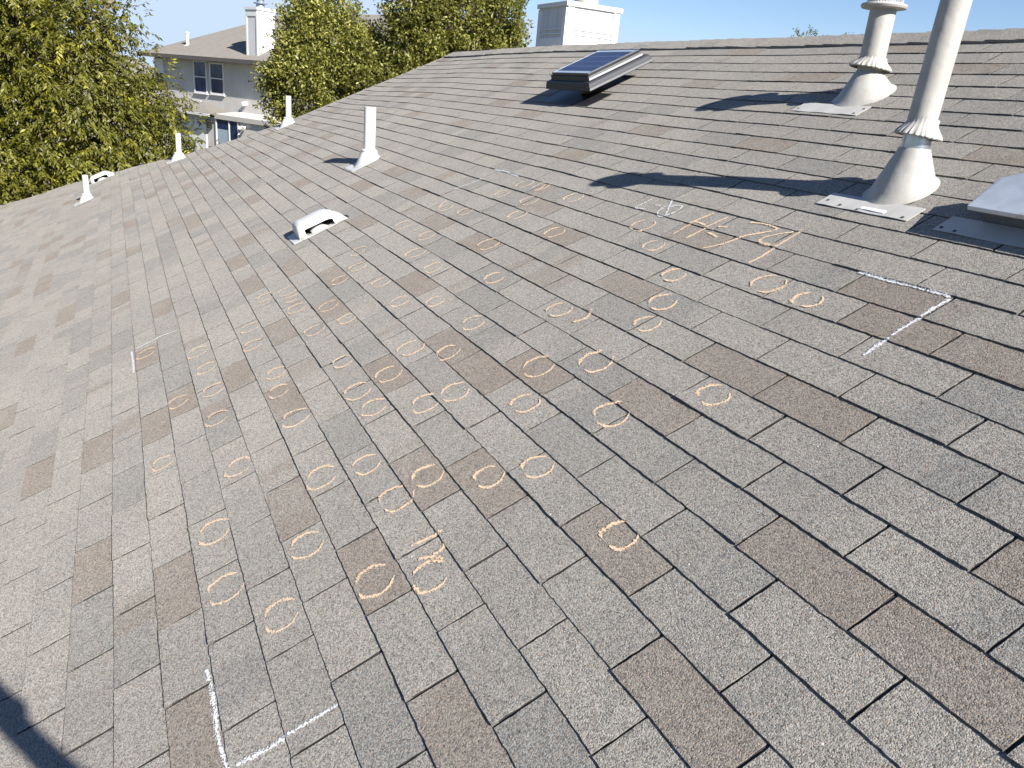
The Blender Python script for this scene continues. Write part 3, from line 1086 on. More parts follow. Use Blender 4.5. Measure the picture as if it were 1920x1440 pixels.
# ---- low white exhaust hoods
def exhaust_hood(X, Y, label, s=1.0):
    """(X,Y): lower front corner of the open side; hood runs up slope and back towards -X"""
    t = roof_thing("exhaust_hood", X, Y, label, "exhaust hood", "low white exhaust hoods on the roof")
    L, Wd, H = 0.325 * s, 0.205 * s, 0.092 * s

    def P(x, y, z):
        return W(X + x, Y + y, float(base_z(X + x, Y + y)) + z)
    ux, uy, uz = Vector((1, 0, 0)), (W(0, 1) - W(0, 0)), Vector((0, -SP, CP))
    # cross sections along Y: a rounded shell; open side is the +x wall between y=.045 and .235
    ysec = [(0.0, 0.45), (0.006, 0.80), (0.022, 0.96), (0.045, 1.0), (0.046, 1.0), (0.12, 1.0), (0.19, 1.0), (0.215, 0.97), (0.236, 0.90), (0.237, 0.895), (0.27, 0.66), (0.30, 0.36), (0.325, 0.06)]

    def section(y, f, shrink=0.0):
        h = H * f
        ins = 0.0
        if y < 0.03:
            ins = (0.03 - y) * 0.7 * s
        w = Wd - 2 * ins
        x0 = -Wd + ins
        pts = []
        rr = min(0.035 * s, h * 0.6)
        # from the -x foot, over the top, to the +x foot
        pts.append((x0, 0.004))
        pts.append((x0, max(0.005, h - rr)))
        for a in (30, 60, 90):
            pts.append((x0 + rr - rr * math.cos(rad(a)), h - rr + rr * math.sin(rad(a))))
        pts.append((x0 + w * 0.5, h + 0.003 * f))
        for a in (90, 60, 30):
            pts.append((x0 + w - rr + rr * math.cos(rad(a)), h - rr + rr * math.sin(rad(a))))
        pts.append((x0 + w, max(0.005, h - rr)))
        pts.append((x0 + w, max(0.0045, min(h - rr, 0.060 * s))))
        pts.append((x0 + w, 0.004))
        return [P(x, y * s, z) for x, z in pts]
    secs = [section(y, f) for y, f in ysec]
    n = len(secs[0])
    vs, fs = [], []
    for sct in secs:
        vs += sct
    for i in range(len(secs) - 1):
        for j in range(n - 1):
            if j == n - 2 and 4 <= i <= 8:
                continue                       # the side opening
            fs.append((i * n + j, i * n + j + 1, (i + 1) * n + j + 1, (i + 1) * n + j))
    fs.append(tuple(range(n)))
    k = MB().add(vs, fs)
    o = k.build("hood", M['pvc'], t, True)
    so = o.modifiers.new("thickness", 'SOLIDIFY')
    so.thickness = 0.003
    so.offset = -1
    # base tray with the raised throat visible in the opening
    k = MB()
    plate(k, X - Wd - 0.03, Y - 0.05 * s, X + 0.014, Y + 0.02, 0.0018, 0.0065)
    plate(k, X - 0.045, Y + 0.02, X + 0.016 * s, Y + 0.25 * s, 0.0018, 0.0065)
    k.build("base_tray", M['boot'], t)
    k = MB()
    sec = []
    for y in np.linspace(0.085, 0.195, 7):
        hh = 0.034 * s * math.sin(math.pi * (0.10 + 0.88 * (y - 0.085) / 0.11))
        sec.append([P(-0.10 * s, y * s, 0.006 + hh), P(-0.05 * s, y * s, 0.006 + hh * 0.9), P(-0.016 * s, y * s, 0.0085)])
    vs, fs = [], []
    for q in sec:
        vs += q
    for i in range(len(sec) - 1):
        for j in range(2):
            fs.append((3 * i + j, 3 * i + j + 1, 3 * i + 4 + j, 3 * i + 3 + j))
    MB().add(vs, fs).build("throat", M['boot'], t, True)
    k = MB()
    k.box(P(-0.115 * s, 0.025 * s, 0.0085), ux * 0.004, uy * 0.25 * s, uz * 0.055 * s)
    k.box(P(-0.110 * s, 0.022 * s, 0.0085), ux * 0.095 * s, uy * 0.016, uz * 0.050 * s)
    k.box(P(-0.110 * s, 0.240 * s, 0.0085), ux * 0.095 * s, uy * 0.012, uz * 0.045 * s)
    k.build("inner_shade", M['shut'], t)  # black sheets stand in for the shade inside the hood opening
    # sealant bead at the tail
    k = MB()
    k.tube([P(-0.10 * s, 0.318 * s, 0.006), P(-0.05 * s, 0.334 * s, 0.007), P(-0.005 * s, 0.330 * s, 0.008)], [0.006, 0.007, 0.005], 6)
    k.build("sealant_bead", M['black_metal'], t)
    return t


exhaust_hood(-3.605, -0.425, "low white exhaust hood in the middle of the roof, near the chalk rings")
exhaust_hood(-11.14, -1.915, "low white exhaust hood at the far left roof edge behind the farthest pipe", 1.0)


# ---- square metal vent at the right edge
def box_vent():
    X, Y = -0.239, 1.152
    t = roof_thing("box_vent", X, Y, "worn square metal roof vent cut off by the right edge of the picture", "roof vent")
    wdt, dep = 0.40, 0.34

    def P(x, y, z):
        return W(X + x, Y + y, float(base_z(X + x, Y + y)) + z)
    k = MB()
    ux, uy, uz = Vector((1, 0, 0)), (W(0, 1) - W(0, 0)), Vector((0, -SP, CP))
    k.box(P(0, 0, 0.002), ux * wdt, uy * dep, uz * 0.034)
    k.build("curb", M['shaded_steel'], t)
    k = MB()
    k.box(P(-0.002, -0.002, 0.036), ux * (wdt + 0.004), uy * (dep + 0.004), uz * 0.016)
    k.build("tan_band", M['rust'], t)
    k = MB()
    k.box(P(0.03, 0.03, 0.05), ux * (wdt - 0.06), uy * (dep - 0.06), uz * 0.02)
    k.build("screen", M['shut'], t)
    # lid: shallow hipped sheet with a turned down lip
    a0, a1, b0, b1 = -0.005, wdt + 0.04, -0.058, 0.165
    z = 0.086
    c = [P(a0, b0, z), P(a1, b0, z), P(a1, b1 + 0.12, z + .004), P(a0 - 0.03, b1 - .04, z + 0.004)]
    rb = [P(a0 - 0.014, b1 - .052, z + 0.006), P(a1 - 0.02, b1 + 0.06, z + 0.012), P(a0 + 0.050, b1 + 0.018, z + 0.012)]
    lip = Vector((0, -SP, CP)) * 0.014
    vs = c + [p - lip for p in c] + rb
    fs = [(0, 1, 9, 10, 8), (1, 2, 9), (2, 3, 8, 10, 9), (3, 0, 8), (0, 4, 5, 1), (1, 5, 6, 2), (2, 6, 7, 3), (3, 7, 4, 0), (4, 7, 6, 5)]
    k = MB().add(vs, fs)
    k.build("lid", M['worn'], t, False, 0.0015)
    k = MB()
    plate(k, X - 0.100, Y - 0.098, X + wdt + 0.1, Y - 0.003, 0.0018, 0.0062, 8)
    fl = k.build("flashing", M['plate'], t)
    for q in ((-0.082, -0.078), (-0.03, -0.085)):
        k = MB()
        k.lathe(P(q[0], q[1], 0.008), (0.03, -SP, CP), [(0.006, 0), (0.006, 0.002), (0.003, 0.004)], 10)
        k.build("screw", M['screw'], fl)


box_vent()


# ------------------------------------------------------------------ our chimney beyond the ridge
def chimney():
    x1, y0 = -7.875, 3.66
    wx, wy = 0.74, 0.74
    zb, zt = 3.3, 6.06
    t = empty("chimney", (x1 - wx / 2, y0 + wy / 2, zb), "boxy white panelled chimney rising behind the roof ridge", "chimney")
    k = MB()
    k.box((x1 - wx, y0, zb), (wx, 0, 0), (0, wy, 0), (0, 0, zt - zb))
    k.build("chase", M['chase'], t)
    k = MB()
    tw, th = 0.085, 0.018
    for (xa, ya, ax) in ((x1 - wx, y0 - th, 'x'), (x1, y0, 'y')):
        L = wx if ax == 'x' else wy
        d = Vector((1, 0, 0)) if ax == 'x' else Vector((0, 1, 0))
        n = Vector((0, th, 0)) if ax == 'x' else Vector((th, 0, 0))
        o = Vector((xa, ya, 0))
        for s in (0.0, L - tw):
            k.box(o + d * s + Vector((0, 0, zb)), d * tw, n, (0, 0, zt - zb - 0.06))
        for zz in (5.70, 5.755):
            k.box(o + d * tw + Vector((0, 0, zz)), d * (L - 2 * tw), n * 0.8, (0, 0, 0.012))
        k.box(o + d * tw + Vector((0, 0, 5.50)), d * (L - 2 * tw), n * 0.9, (0, 0, 0.16))
    k.build("trim", M['white_trim'], t)
    k = MB()
    k.box((x1 - wx - 0.03, y0 - 0.03, zt - 0.05), (wx + 0.06, 0, 0), (0, wy + 0.06, 0), (0, 0, 0.055))
    k.build("cap", M['white_trim'], t, False, 0.006)
    k = MB()
    k.lathe((x1 - 0.30, y0 + 0.42, zt), (0, 0, 1), [(0.17, 0), (0.16, 0.03), (0.15, 0.04), (0.15, 0.28), (0.23, 0.30), (0.23, 0.34), (0.05, 0.42)], 36)
    k.build("flue_pipe", M['flue'], t, True)


chimney()


# ------------------------------------------------------------------ two storey neighbour
NP0 = Vector((-38.328, 2.7297, 0))
NU = Vector((math.cos(rad(26)), math.sin(rad(26)), 0))
NV = Vector((-math.sin(rad(26)), math.cos(rad(26)), 0))


def N(u, v, z):
    return NP0 + NU * u + NV * v + Vector((0, 0, z))


ZE, ZR, OV = 5.46, 7.62, 0.5


def neighbour():
    t = empty("two_storey_house", NP0, "two storey grey sided house with brown hipped roof beyond the roof edge", "house")
    X1, DEP = 14.0, 9.0
    k = MB()
    k.box(N(-4.95, 0, 0), NU * (X1 + 4.95), NV * DEP, (0, 0, ZE))
    wall = k.build("wall", M['siding'], t)
    # roof: hip at the left end, ridge parallel to the front
    zb = ZE
    L0, R0, F0, B0 = -5.25, X1 + 0.4, -OV, DEP + 0.5
    mid = (F0 + B0) / 2
    hip = [N(L0, F0, zb), N(R0, F0, zb), N(R0, B0, zb), N(L0, B0, zb), N(-1.2, mid, ZR + 0.1), N(R0 - 4.6, mid, ZR + 0.25)]
    k = MB()
    k.add(hip, [(0, 1, 5, 4), (1, 2, 5), (2, 3, 4, 5), (3, 0, 4), (3, 2, 1, 0)],
          [[(0, 0), (18, 0), (14, 5), (4, 5)], [(0, 0), (9, 0), (4.5, 5)], [(0, 0), (18, 0), (14, 5), (4, 5)], [(0, 0), (9, 0), (4.5, 5)], [(0, 0), (1, 0), (1, 1), (0, 1)]])
    roof_o = k.build("roof", M['far_shingle'], t)
    k = MB()
    k.box(N(L0, F0 - 0.02, zb - 0.16), NU * (R0 - L0), NV * 0.03, (0, 0, 0.15))
    k.box(N(L0, F0, zb - 0.165), NU * (R0 - L0), NV * 0.5, (0, 0, 0.012))
    k.build("fascia", M['dark_trim'], t)
    # upper windows
    for (u0, u1, z0, z1) in ((-1.46, -0.54, 3.98, 5.23), (-0.15, 0.80, 4.00, 5.20)):
        w = MB()
        fr = 0.07
        o = N(u0, -0.055, z0)
        W_, H_ = u1 - u0, z1 - z0
        w.box(o + NU * -fr + Vector((0, 0, -fr)), NU * (W_ + 2 * fr), NV * 0.05, (0, 0, fr))
        w.box(o + NU * -fr + Vector((0, 0, H_)), NU * (W_ + 2 * fr), NV * 0.05, (0, 0, fr))
        w.box(o + NU * -fr, NU * fr, NV * 0.05, (0, 0, H_))
        w.box(o + NU * W_, NU * fr, NV * 0.05, (0, 0, H_))
        w.box(o + Vector((0, 0, H_ * 0.5 - 0.02)), NU * W_, NV * 0.045, (0, 0, 0.045))
        wo = w.build("window", M['white_trim'], t)
        w = MB()
        w.box(o + NV * 0.03, NU * W_, NV * 0.015, (0, 0, H_))
        w.build("pane", M['glass'], wo)
        w = MB()
        w.box(o + NU * -0.1 + NV * -0.03 + Vector((0, 0, -0.10)), NU * (W_ + 0.2), NV * 0.08, (0, 0, 0.03))
        w.build("sill", M['white_trim'], wo)
    # recessed window with a blind
    w = MB()
    o = N(-4.9, -0.055, 4.05)
    w.box(o, NU * 0.8, NV * 0.05, (0, 0, 0.06))
    w.box(o + Vector((0, 0, 1.14)), NU * 0.8, NV * 0.05, (0, 0, 0.06))
    w.box(o + Vector((0, 0, .06)), NU * 0.06, NV * 0.05, (0, 0, 1.08))
    w.box(o + NU * 0.74 + Vector((0, 0, .06)), NU * 0.06, NV * 0.05, (0, 0, 1.08))
    w.box(o + NU * 0.06 + Vector((0, 0, .56)), NU * 0.68, NV * 0.045, (0, 0, 0.05))
    wo = w.build("window", M['white_trim'], t)
    w = MB()
    w.box(o + NU * .06 + NV * 0.02 + Vector((0, 0, .06)), NU * 0.68, NV * 0.02, (0, 0, 0.5))
    w.build("pane", M['glass'], wo)
    w = MB()
    w.box(o + NU * .06 + NV * 0.02 + Vector((0, 0, .61)), NU * 0.68, NV * 0.02, (0, 0, 0.53))
    w.build("blind", M['white_trim'], wo)
    # the ground floor stands forward of the upper wall, with a low roof on the left and a sloping cap on the right
    LV = -1.1
    k = MB()
    k.box(N(-7.0, LV, 0), NU * 21.0, NV * 1.096, (0, 0, 3.06))
    k.build("wall", M['siding'], t)
    k = MB()
    k.add([N(-7.0, -1.40, 3.20), N(1.86, -1.40, 3.20), N(-1.0, -0.004, 3.56), N(-7.0, -0.004, 3.56), N(1.86, -0.004, 3.20),
           N(-7.0, -1.40, 3.14), N(1.86, -1.40, 3.14), N(1.86, -0.004, 3.14), N(-7.0, -0.004, 3.14)],
          [(0, 1, 2, 3), (1, 4, 2), (0, 5, 6, 1), (1, 6, 7, 4), (5, 8, 7, 6), (3, 8, 5, 0)],
          [[(0, 0), (8.8, 0), (6, 1.4), (0, 1.4)], [(0, 0), (1.4, 0), (1.4, 3)], [(0, 0), (0, .1), (1, .1), (1, 0)], [(0, 0), (0, .1), (1, .1), (1, 0)], [(0, 0), (0, 1), (1, 1), (1, 0)], [(0, 0), (0, 1), (1, 1), (1, 0)]])
    k.build("low_roof", M['far_shingle'], t)
    k = MB()
    k.box(N(-7.0, -1.48, 3.08), NU * 8.85, NV * 0.075, (0, 0, 0.10))
    k.build("gutter", M['white_trim'], t)
    k = MB()
    k.box(N(-2.4, -0.05, 3.52), NU * 1.35, NV * 0.045, (0, 0, 0.06))
    k.build("flashing_strip", M['white_trim'], t)
    k = MB()
    k.prism([N(1.88, -1.20, 3.02), N(1.88, -1.20, 3.20), N(1.88, -0.004, 3.34), N(1.88, -0.004, 3.02)], NU * 12.0)
    k.build("belt_trim", M['siding'], t)
    # ground floor: white door, lamp, window
    k = MB()
    k.box(N(-0.25, LV - 0.05, 0.1), NU * 1.36, NV * 0.045, (0, 0, 2.74))
    dr = k.build("door", M['white_trim'], t)
    k = MB()
    k.box(N(1.0, LV - 0.09, 1.1), NU * 0.05, NV * 0.04, (0, 0, 0.14))
    k.build("handle", M['steel'], dr)
    k = MB()
    k.box(N(1.36, LV - 0.16, 2.58), NU * 0.18, NV * 0.155, (0, 0, 0.26))
    k.lathe(N(1.45, LV - 0.16, 2.84), (0, 0, 1), [(0.14, 0), (0.04, 0.10)], 10)
    k.build("wall_lamp", M['black_metal'], t)
    w = MB()
    W_, H_, fr = 1.55, 1.40, 0.07
    o = N(1.92, LV - 0.055, 3.00 - H_)
    w.box(o + NU * -fr + Vector((0, 0, H_)), NU * (W_ + 2 * fr), NV * 0.05, (0, 0, fr))
    w.box(o + NU * -fr + Vector((0, 0, -fr)), NU * (W_ + 2 * fr), NV * 0.05, (0, 0, fr))
    w.box(o + NU * -fr, NU * fr, NV * 0.05, (0, 0, H_))
    w.box(o + NU * W_, NU * fr, NV * 0.05, (0, 0, H_))
    w.box(o + NU * (W_ * 0.58), NU * 0.06, NV * 0.045, (0, 0, H_))
    wo = w.build("window", M['white_trim'], t)
    w = MB()
    w.box(o + NV * 0.03, NU * W_, NV * 0.015, (0, 0, H_))
    w.build("pane", M['glass'], wo)
    w = MB()
    w.box(o + NV * 0.026, NU * (W_ * 0.57), NV * 0.003, (0, 0, H_ * 0.72))
    w.build("blind", M['panel_white'], wo)  # pale blue sheet: the reflection on the blinds is put into its colour
    # floodlights and the wall exhaust
    for sg in (-1, 1):
        k = MB()
        k.lathe(N(3.98 + 0.08 * sg, LV - 0.06, 2.86), Vector((0.6 * sg, -0.6, -0.4)), [(0.03, 0), (0.08, 0.16)], 12)
        k.build("floodlight", M['white_trim'], t)
    k = MB()
    k.lathe(N(2.45, -0.004, 3.72), -NV + Vector((0, 0, -0.25)), [(0.09, 0), (0.10, 0.10), (0.075, 0.24)], 16)
    k.build("wall_exhaust", M['white_trim'], t, True)
    # chimney near the front eave
    c = MB()
    cu, cv, cw, cd, zb_, zt_ = 2.70, -0.08, 0.80, 0.82, 5.55, 7.42
    c.box(N(cu, cv, zb_), NU * cw, NV * cd, (0, 0, zt_ - zb_))
    ch = c.build("chimney", M['chase'], roof_o)
    c = MB()
    c.box(N(cu - 0.05, cv - 0.05, zt_ - 0.02), NU * (cw + 0.1), NV * (cd + 0.1), (0, 0, 0.10))
    for s in (0.0, cw - 0.09):
        c.box(N(cu + s, cv - 0.022, zb_), NU * 0.09, NV * 0.02, (0, 0, zt_ - zb_ - 0.02))
    c.box(N(cu + 0.09, cv - 0.022, zt_ - 0.26), NU * (cw - 0.18), NV * 0.02, (0, 0, 0.24))
    c.box(N(cu - 0.06, cv - 0.06, zb_ - 0.03), NU * (cw + 0.14), NV * (cd + 0.1), (0, 0, 0.04))
    ch2 = c.build("chimney_trim", M['white_trim'], roof_o)
    c = MB()
    c.lathe(N(cu + 0.45, cv + 0.4, zt_ + 0.08), (0, 0, 1), [(0.20, 0), (0.16, 0.14), (0.28, 0.17), (0.28, 0.20), (0.15, 0.22), (0.15, 0.36), (0.30, 0.40), (0.28, 0.44), (0.04, 0.48)], 24)
    c.build("chimney_cap", M['cap_metal'], roof_o, True)
    # vent pipes on that roof
    for (u, v, h) in ((-2.9, 0.55, 0.55), (5.3, 1.6, 0.5)):
        zz = ZE + (v + OV) * ((ZR + 0.1 - ZE) / (mid - F0))
        c = MB()
        c.lathe(N(u, v, zz - 0.05), (0, 0, 1), [(0.16, 0), (0.15, 0.05), (0.065, 0.07), (0.06, h), (0.10, h + 0.01), (0.10, h + 0.06), (0.02, h + 0.07)], 14)
        c.build("vent_pipe", M['white_trim'], roof_o)


M['dark_trim'] = simple("dark_eave_board", (0.10, 0.09, 0.085), 0.7)
neighbour()


# a roof glimpsed through the big tree
def far_house():
    t = empty("far_house", (-62, -4, 0), "low grey roofed house glimpsed through the gap in the big tree", "house")
    k = MB()
    k.box((-72, -10, 0), (18, 0, 0), (0, 12, 0), (0, 0, 4.2))
    k.build("wall", M['house_wall'], t)
    k = MB()
    k.add([(-73, -11, 4.2), (-53, -11, 4.2), (-53, 3, 4.2), (-73, 3, 4.2), (-68, -4, 6.4), (-58, -4, 6.4)],
          [(0, 1, 5, 4), (1, 2, 5), (2, 3, 4, 5), (3, 0, 4), (3, 2, 1, 0)])
    k.build("roof", M['far_shingle'], t)


far_house()


# ------------------------------------------------------------------ trees
def in_lobes(lobes, n, r_, shell=0.55):
    w = np.array([l[3] * l[4] * l[5] for l in lobes]) ** 0.72
    idx = r_.choice(len(lobes), n, p=w / w.sum())
    L = np.array(lobes)[idx]
    d = r_.normal(size=(n, 3))
    d /= np.linalg.norm(d, axis=1)[:, None]
    rr = r_.random(n) ** (1 / 3.0)
    rr = np.where(r_.random(n) < shell, 0.80 + 0.24 * r_.random(n), rr)
    p = L[:, :3] + d * rr[:, None] * L[:, 3:6]
    return p, d, L[:, :3]


def leaf_quads(P, D, N_, ln, wd):
    """kite shaped leaves: base P, direction D, normal N_"""
    S_ = np.cross(D, N_)
    S_ /= np.linalg.norm(S_, axis=1)[:, None] + 1e-9
    ln = ln[:, None]
    wd = wd[:, None]
    a = P
    b = P + D * ln * 0.45 + S_ * wd * 0.5 + N_ * wd * 0.12
    c = P + D * ln
    d = P + D * ln * 0.45 - S_ * wd * 0.5 + N_ * wd * 0.12
    return np.stack([a, b, c, d], 1).reshape(-1, 3)


def unit(v):
    return v / (np.linalg.norm(v, axis=1)[:, None] + 1e-9)


def tree(name, seed, foot, lobes, n_cl, style, leaf, bark, label, cat="tree", twigs=200, trunk_r=0.22, group=None, tint=(0.0, 1.0)):
    r_ = np.random.default_rng(seed)
    rr = random.Random(seed)
    t = empty(name, foot, label, cat, group)
    foot = Vector(foot)
    cen = Vector(np.array([l[:3] for l in lobes]).mean(0))
    # trunk and limbs
    k = MB()
    fork = foot + (cen - foot) * 0.45
    fork.z = foot.z + (cen.z - foot.z) * 0.5
    k.tube([foot, foot.lerp(fork, 0.5) + Vector((0.1, 0.06, 0)), fork], [trunk_r, trunk_r * 0.85, trunk_r * 0.7], 10)
    ends = []
    for l in lobes:
        c = Vector(l[:3])
        mid_ = fork.lerp(c, 0.55) + Vector((rr.uniform(-.25, .25), rr.uniform(-.25, .25), rr.uniform(-.05, .35)))
        k.tube([fork, mid_, c], [trunk_r * 0.42, trunk_r * 0.28, trunk_r * 0.13], 7)
        ends.append((mid_, c))
    # branchlets gather into clumps with gaps between them
    na = max(8, n_cl // 7)
    A0, AD, AL = in_lobes(lobes, na, r_)
    ai = r_.integers(0, na, n_cl)
    C = A0[ai] + r_.normal(0, 0.15 if style == 'tuft' else 0.21, (n_cl, 3))
    Dd = unit(AD[ai] + r_.normal(0, 0.35, (n_cl, 3)))
    LC = AL[ai]
    for i in range(min(twigs, n_cl)):
        p = Vector(C[i])
        q = Vector(LC[i])
        s = q.lerp(p, rr.uniform(0.05, 0.5))
        mdl = s.lerp(p, 0.55) + Vector((rr.uniform(-.1, .1), rr.uniform(-.1, .1), rr.uniform(-.02, .15)))
        k.tube([s, mdl, p], [0.018, 0.011, 0.004], 4)
    k.build("trunk", bark, t, True)
    tone = np.clip(r_.normal(0.45, 0.16, na)[ai] + r_.normal(0, 0.12, n_cl), 0, 1)
    if style == 'spray':             # drooping compound leaves
        m_ = 11
        R = Dd + np.array([0.25, 0.05, -0.25]) + r_.normal(0, 0.45, (n_cl, 3))
        R = unit(R)
        R[:, 2] -= 0.25
        R = unit(R)
        ln = r_.uniform(0.20, 0.36, n_cl)
        Ps, Ds, Ns, Ls, Tn = [], [], [], [], []
        side = np.cross(R, np.array([0, 0, 1.0]))
        side = unit(side)
        upn = np.cross(side, R)
        for j in range(m_):
            f = j / (m_ - 1)
            s = 1 if j % 2 else -1
            base = C + R * (ln * f)[:, None] - np.array([0, 0, 1.0]) * (0.12 * f * f * ln)[:, None]
            dd = unit(side * (s * (0.95 - 0.6 * f)) + R * 0.55 + np.array([0, 0, -0.45]) + r_.normal(0, 0.28, (n_cl, 3)))
            nn = unit(upn + r_.normal(0, 0.45, (n_cl, 3)))
            Ps.append(base)
            Ds.append(dd)
            Ns.append(nn)
            Ls.append(r_.uniform(0.065, 0.115, n_cl))
            Tn.append(np.clip(tone + r_.normal(0, 0.16, n_cl), 0, 1))
        P, D_, N_ = np.concatenate(Ps), np.concatenate(Ds), np.concatenate(Ns)
        L_, Tn = np.concatenate(Ls), np.concatenate(Tn)
        wd = L_ * 0.36
    else:                            # tufts of short broad leaves round a twig tip
        m_ = 13
        P = np.repeat(C, m_, 0) + r_.normal(0, 0.055, (n_cl * m_, 3))
        D_ = unit(np.repeat(unit(Dd + np.array([0.15, 0, 0.45])), m_, 0) * 0.7 + r_.normal(0, 0.62, (n_cl * m_, 3)))
        N_ = unit(np.cross(D_, r_.normal(size=(n_cl * m_, 3))))
        N_ = np.where((N_[:, 2] < 0)[:, None], -N_, N_)
        N_ = unit(N_ + np.array([0.1, 0, 0.35]))
        L_ = r_.uniform(0.06, 0.115, n_cl * m_)
        wd = L_ * 0.50
        Tn = np.clip(np.repeat(tone, m_) + r_.normal(0, 0.2, n_cl * m_), 0, 1)
    Tn = tint[0] + (tint[1] - tint[0]) * Tn
    V = leaf_quads(P, D_, N_, L_, wd)
    Q = np.arange(len(V)).reshape(-1, 4)
    np_mesh("crown", V, Q, leaf, t, {"rnd": Tn})
    return t


tree("pecan_tree", 3, (-16.3, -4.6, 0),
     [(-16.4, -4.9, 5.6, 2.6, 2.6, 3.0), (-15.3, -1.9, 3.6, 1.5, 1.35, 1.35), (-15.2, -1.95, 4.75, 1.3, 1.0, 1.1), (-15.8, -3.3, 6.6, 1.6, 1.4, 1.4),
      (-15.2, -3.9, 2.7, 1.7, 1.7, 1.1), (-14.9, -0.75, 3.75, 0.7, 0.55, 0.40), (-14.8, -0.25, 3.45, .45, .42, .28), (-15.0, -1.65, 5.5, 0.7, 0.45, 0.5), (-15.0, -1.15, 6.0, .5, .28, .2), (-15.0, -1.05, 5.35, .5, .25, .18), (-15.0, -0.75, 4.3, .55, .32, .45), (-14.7, -2.6, 3.0, 1.1, 1.4, 0.8)],
     19000, 'spray', M['leaf_a'], M['bark'], "large tree with narrow drooping olive green leaves filling the upper left corner", twigs=420, trunk_r=0.25)
tree("oak_tree", 5, (-19.4, 3.1, 0),
     [(-19.3, 3.15, 4.8, 1.0, 1.05, 1.3), (-19.2, 2.75, 6.0, 0.45, 0.38, 0.75), (-19.2, 3.35, 6.1, 0.55, 0.40, 0.75), (-19.3, 2.3, 4.9, .55, .45, .42), (-19.2, 2.35, 4.1, .4, .35, .6), (-19.1, 3.9, 5.6, .6, .4, .6), (-18.9, 4.2, 5.2, .7, .6, .9), (-19.0, 3.95, 6.15, .42, .36, .55), (-19.1, 2.75, 5.3, .6, .6, .5)],
     4200, 'tuft', M['leaf_b'], M['bark_pale'], "small yellow green tree in front of the two storey house's roof", twigs=260, trunk_r=0.12)
tree("oak_tree", 8, (-18.7, 5.8, 0),
     [(-18.6, 5.5, 5.6, 1.2, 1.0, 1.5), (-18.4, 6.4, 6.3, 1.2, 1.0, 1.5), (-18.6, 4.7, 5.0, 1.0, 0.9, 0.8), (-18.0, 7.35, 6.6, 1.0, 0.55, 0.8), (-18.1, 7.2, 5.9, 1.0, .7, .6), (-18.3, 5.2, 6.9, .8, .7, .8), (-18.8, 4.4, 5.6, .4, .3, .5), (-18.2, 6.1, 5.0, 1.2, 1.2, .7)],
     6800, 'tuft', M['leaf_b'], M['bark_pale'], "wide green tree between the yellow green tree and the white panelled chimney", twigs=420, trunk_r=0.16, tint=(0.0, 0.86))
tree("bare_tree", 12, (-44.5, -8.2, 0),
     [(-44.5, -8.2, 6.3, 1.5, 1.6, 1.2), (-44.5, -7.3, 6.6, .9, .7, 1.0)], 110, 'tuft', M['leaf_c'], M['bark_pale'],
     "almost bare brown tree beyond the left end of the two storey house's roof", twigs=110, trunk_r=0.12)
tree("distant_tree", 14, (-27.4, 26.5, 0),
     [(-27.4, 26.4, 7.85, 1.2, 1.0, 0.95), (-26.4, 27.6, 7.9, .8, .8, .7)], 150, 'tuft', M['leaf_b'], M['bark'],
     "distant tree whose topmost twigs just show above the ridge", twigs=110, trunk_r=0.14, tint=(0, .3))


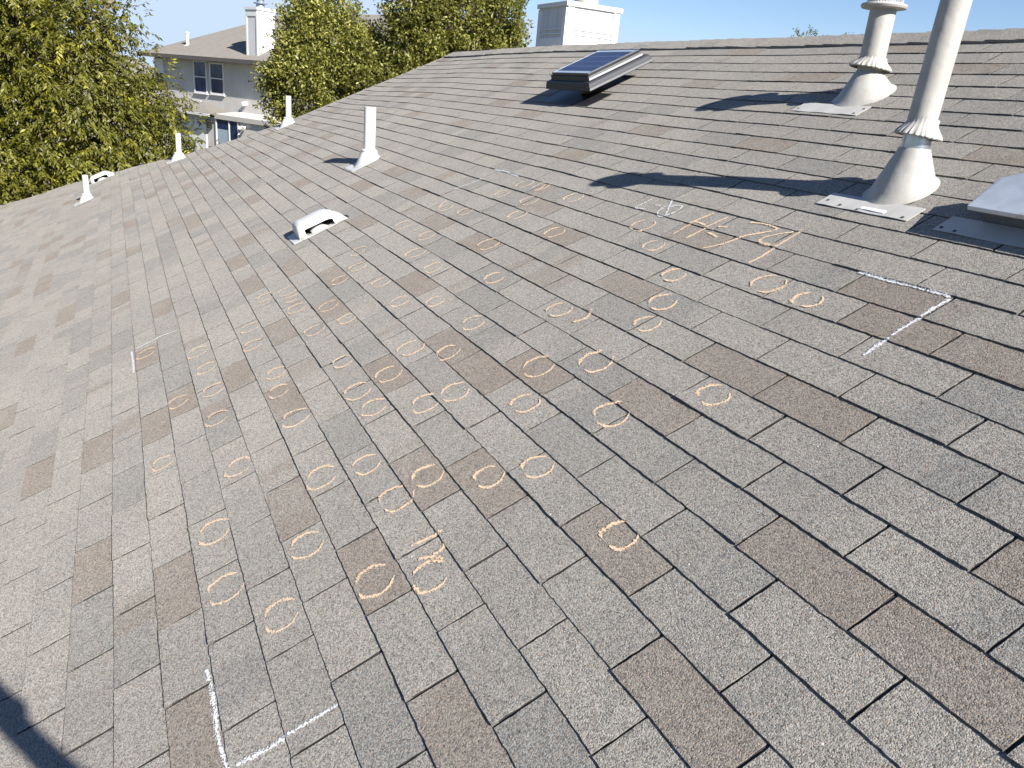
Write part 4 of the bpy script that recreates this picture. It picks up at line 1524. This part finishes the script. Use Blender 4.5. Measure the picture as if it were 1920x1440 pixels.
# ------------------------------------------------------------------ the second person on the roof (only the arm's shadow reaches the picture)
def person():
    F = W(2.26, -1.12)
    t = empty("person", F, "person kneeling outside the picture whose raised arm shades the lower left corner", "person")
    sh_l = W(2.215, -0.552, 0.917)               # the shoulder whose shadow enters the picture
    el = W(1.958, -0.662, 1.000)
    ha = W(1.905, -0.703, 1.3075)
    side = Vector((0.10, -0.99, 0)).normalized()
    sh_r = sh_l + side * 0.42 + Vector((0.10, 0, -0.05))
    chest = sh_l.lerp(sh_r, 0.56) + Vector((0.02, 0, -0.05))
    pel = chest + Vector((0.04, 0, -0.47))
    neck = chest + Vector((-0.01, 0, 0.10))
    head = neck + Vector((0.0, -0.03, 0.12))
    crown = head + Vector((0.0, 0, 0.10))
    V, Ed, Rd = [], [], []

    def add(p, r, par=None):
        V.append(Vector(p) - F)
        Rd.append(r)
        if par is not None:
            Ed.append((par, len(V) - 1))
        return len(V) - 1
    ip = add(pel, 0.15)
    iw = add(pel.lerp(chest, 0.5), 0.135, ip)
    ic = add(chest - Vector((0, 0, 0.06)), 0.155, iw)
    inn = add(neck, 0.058, ic)
    ih = add(head, 0.088, inn)
    add(crown, 0.07, ih)
    a = add(sh_l, 0.062, ic)
    b = add(el, 0.046, a)
    c_ = add(el.lerp(ha, 0.74), 0.034, b)
    c2 = add(ha, 0.042, c_)
    hd = (ha - el).normalized()
    for q, L in ((-0.03, .085), (-0.01, .10), (0.01, .095), (0.03, .075)):
        f1 = add(ha + hd * 0.05 + side * q, 0.010, c2)
        add(ha + hd * (0.05 + L * .6) + side * q + Vector((-.01, 0, 0)), 0.008, f1)
    f1 = add(W(1.890, -0.675, 1.300), 0.030, c2)
    add(W(1.878, -0.655, 1.302), 0.027, f1)
    a = add(sh_r, 0.062, ic)
    er = sh_r + Vector((0.05, 0.05, -0.29))
    b = add(er, 0.043, a)
    hr = er + Vector((-0.12, 0.02, -0.23))
    c_ = add(hr, 0.030, b)
    for q, L in ((-0.03, .085), (-0.01, .10), (0.01, .095), (0.03, .075)):
        f1 = add(hr + Vector((-.02, 0, -.06)) + side * q, 0.010, c_)
        add(hr + Vector((-.035, 0, -.06 - L * .6)) + side * q, 0.008, f1)
    f1 = add(hr + side * 0.05 + Vector((-.02, 0, -.02)), 0.011, c_)
    add(hr + side * 0.065 + Vector((-.04, 0, -.06)), 0.009, f1)
    for s in (1, -1):
        hp = pel + side * (0.10 * s) + Vector((0, 0, -0.06))
        kx, ky = F.x - 0.20, F.y / CP + side.y * 0.13 * s
        kn = W(kx, ky, 0.065)
        an = W(kx + 0.42, ky, 0.055)
        a = add(hp, 0.095, ip)
        b = add(kn, 0.062, a)
        c_ = add(an, 0.042, b)
        add(an + Vector((0.12, 0.0, -0.01)), 0.036, c_)
    me = bpy.data.meshes.new("body")
    me.from_pydata([tuple(v) for v in V], Ed, [])
    o = bpy.data.objects.new("body", me)
    COL.objects.link(o)
    o.parent = t
    sk = o.modifiers.new("skin", 'SKIN')
    if not me.skin_vertices:
        return t
    for i, r in enumerate(Rd):
        me.skin_vertices[0].data[i].radius = (r, r)
    me.skin_vertices[0].data[0].use_root = True
    sub = o.modifiers.new("sub", 'SUBSURF')
    sub.levels = sub.render_levels = 1
    kk = NT("clothed_person")
    sep = kk.n("SeparateXYZ")
    kk.set(sep.inputs[0], kk.obj())
    c = kk.mix(kk.math('GREATER_THAN', sep.outputs[2], 0.50), RGB(0.05, 0.07, 0.12), RGB(0.16, 0.18, 0.20))
    c = kk.mix(kk.math('GREATER_THAN', sep.outputs[2], 1.12), c, RGB(0.42, 0.27, 0.20))
    me.materials.append(kk.done(kk.bsdf(c, 0.8)))
    k = MB()
    k.lathe(head + Vector((0, 0, 0.02)), (0, 0, 1), [(0.100, 0), (0.105, 0.03), (0.09, 0.10), (0.05, 0.135), (0.01, 0.14)], 24)
    k.build("cap", M['black_metal'], t, True)
    k = MB()
    k.box(ha + hd * 0.02 + side * -0.035 + Vector((-.035, 0, 0)), side * 0.075, hd * 0.15, Vector((-.009, 0, 0.002)))
    ph = k.build("phone", M['black_metal'], None, False, 0.003)
    tag(ph, "dark phone held up in the raised hand of the person outside the picture", "phone")
    return t


person()
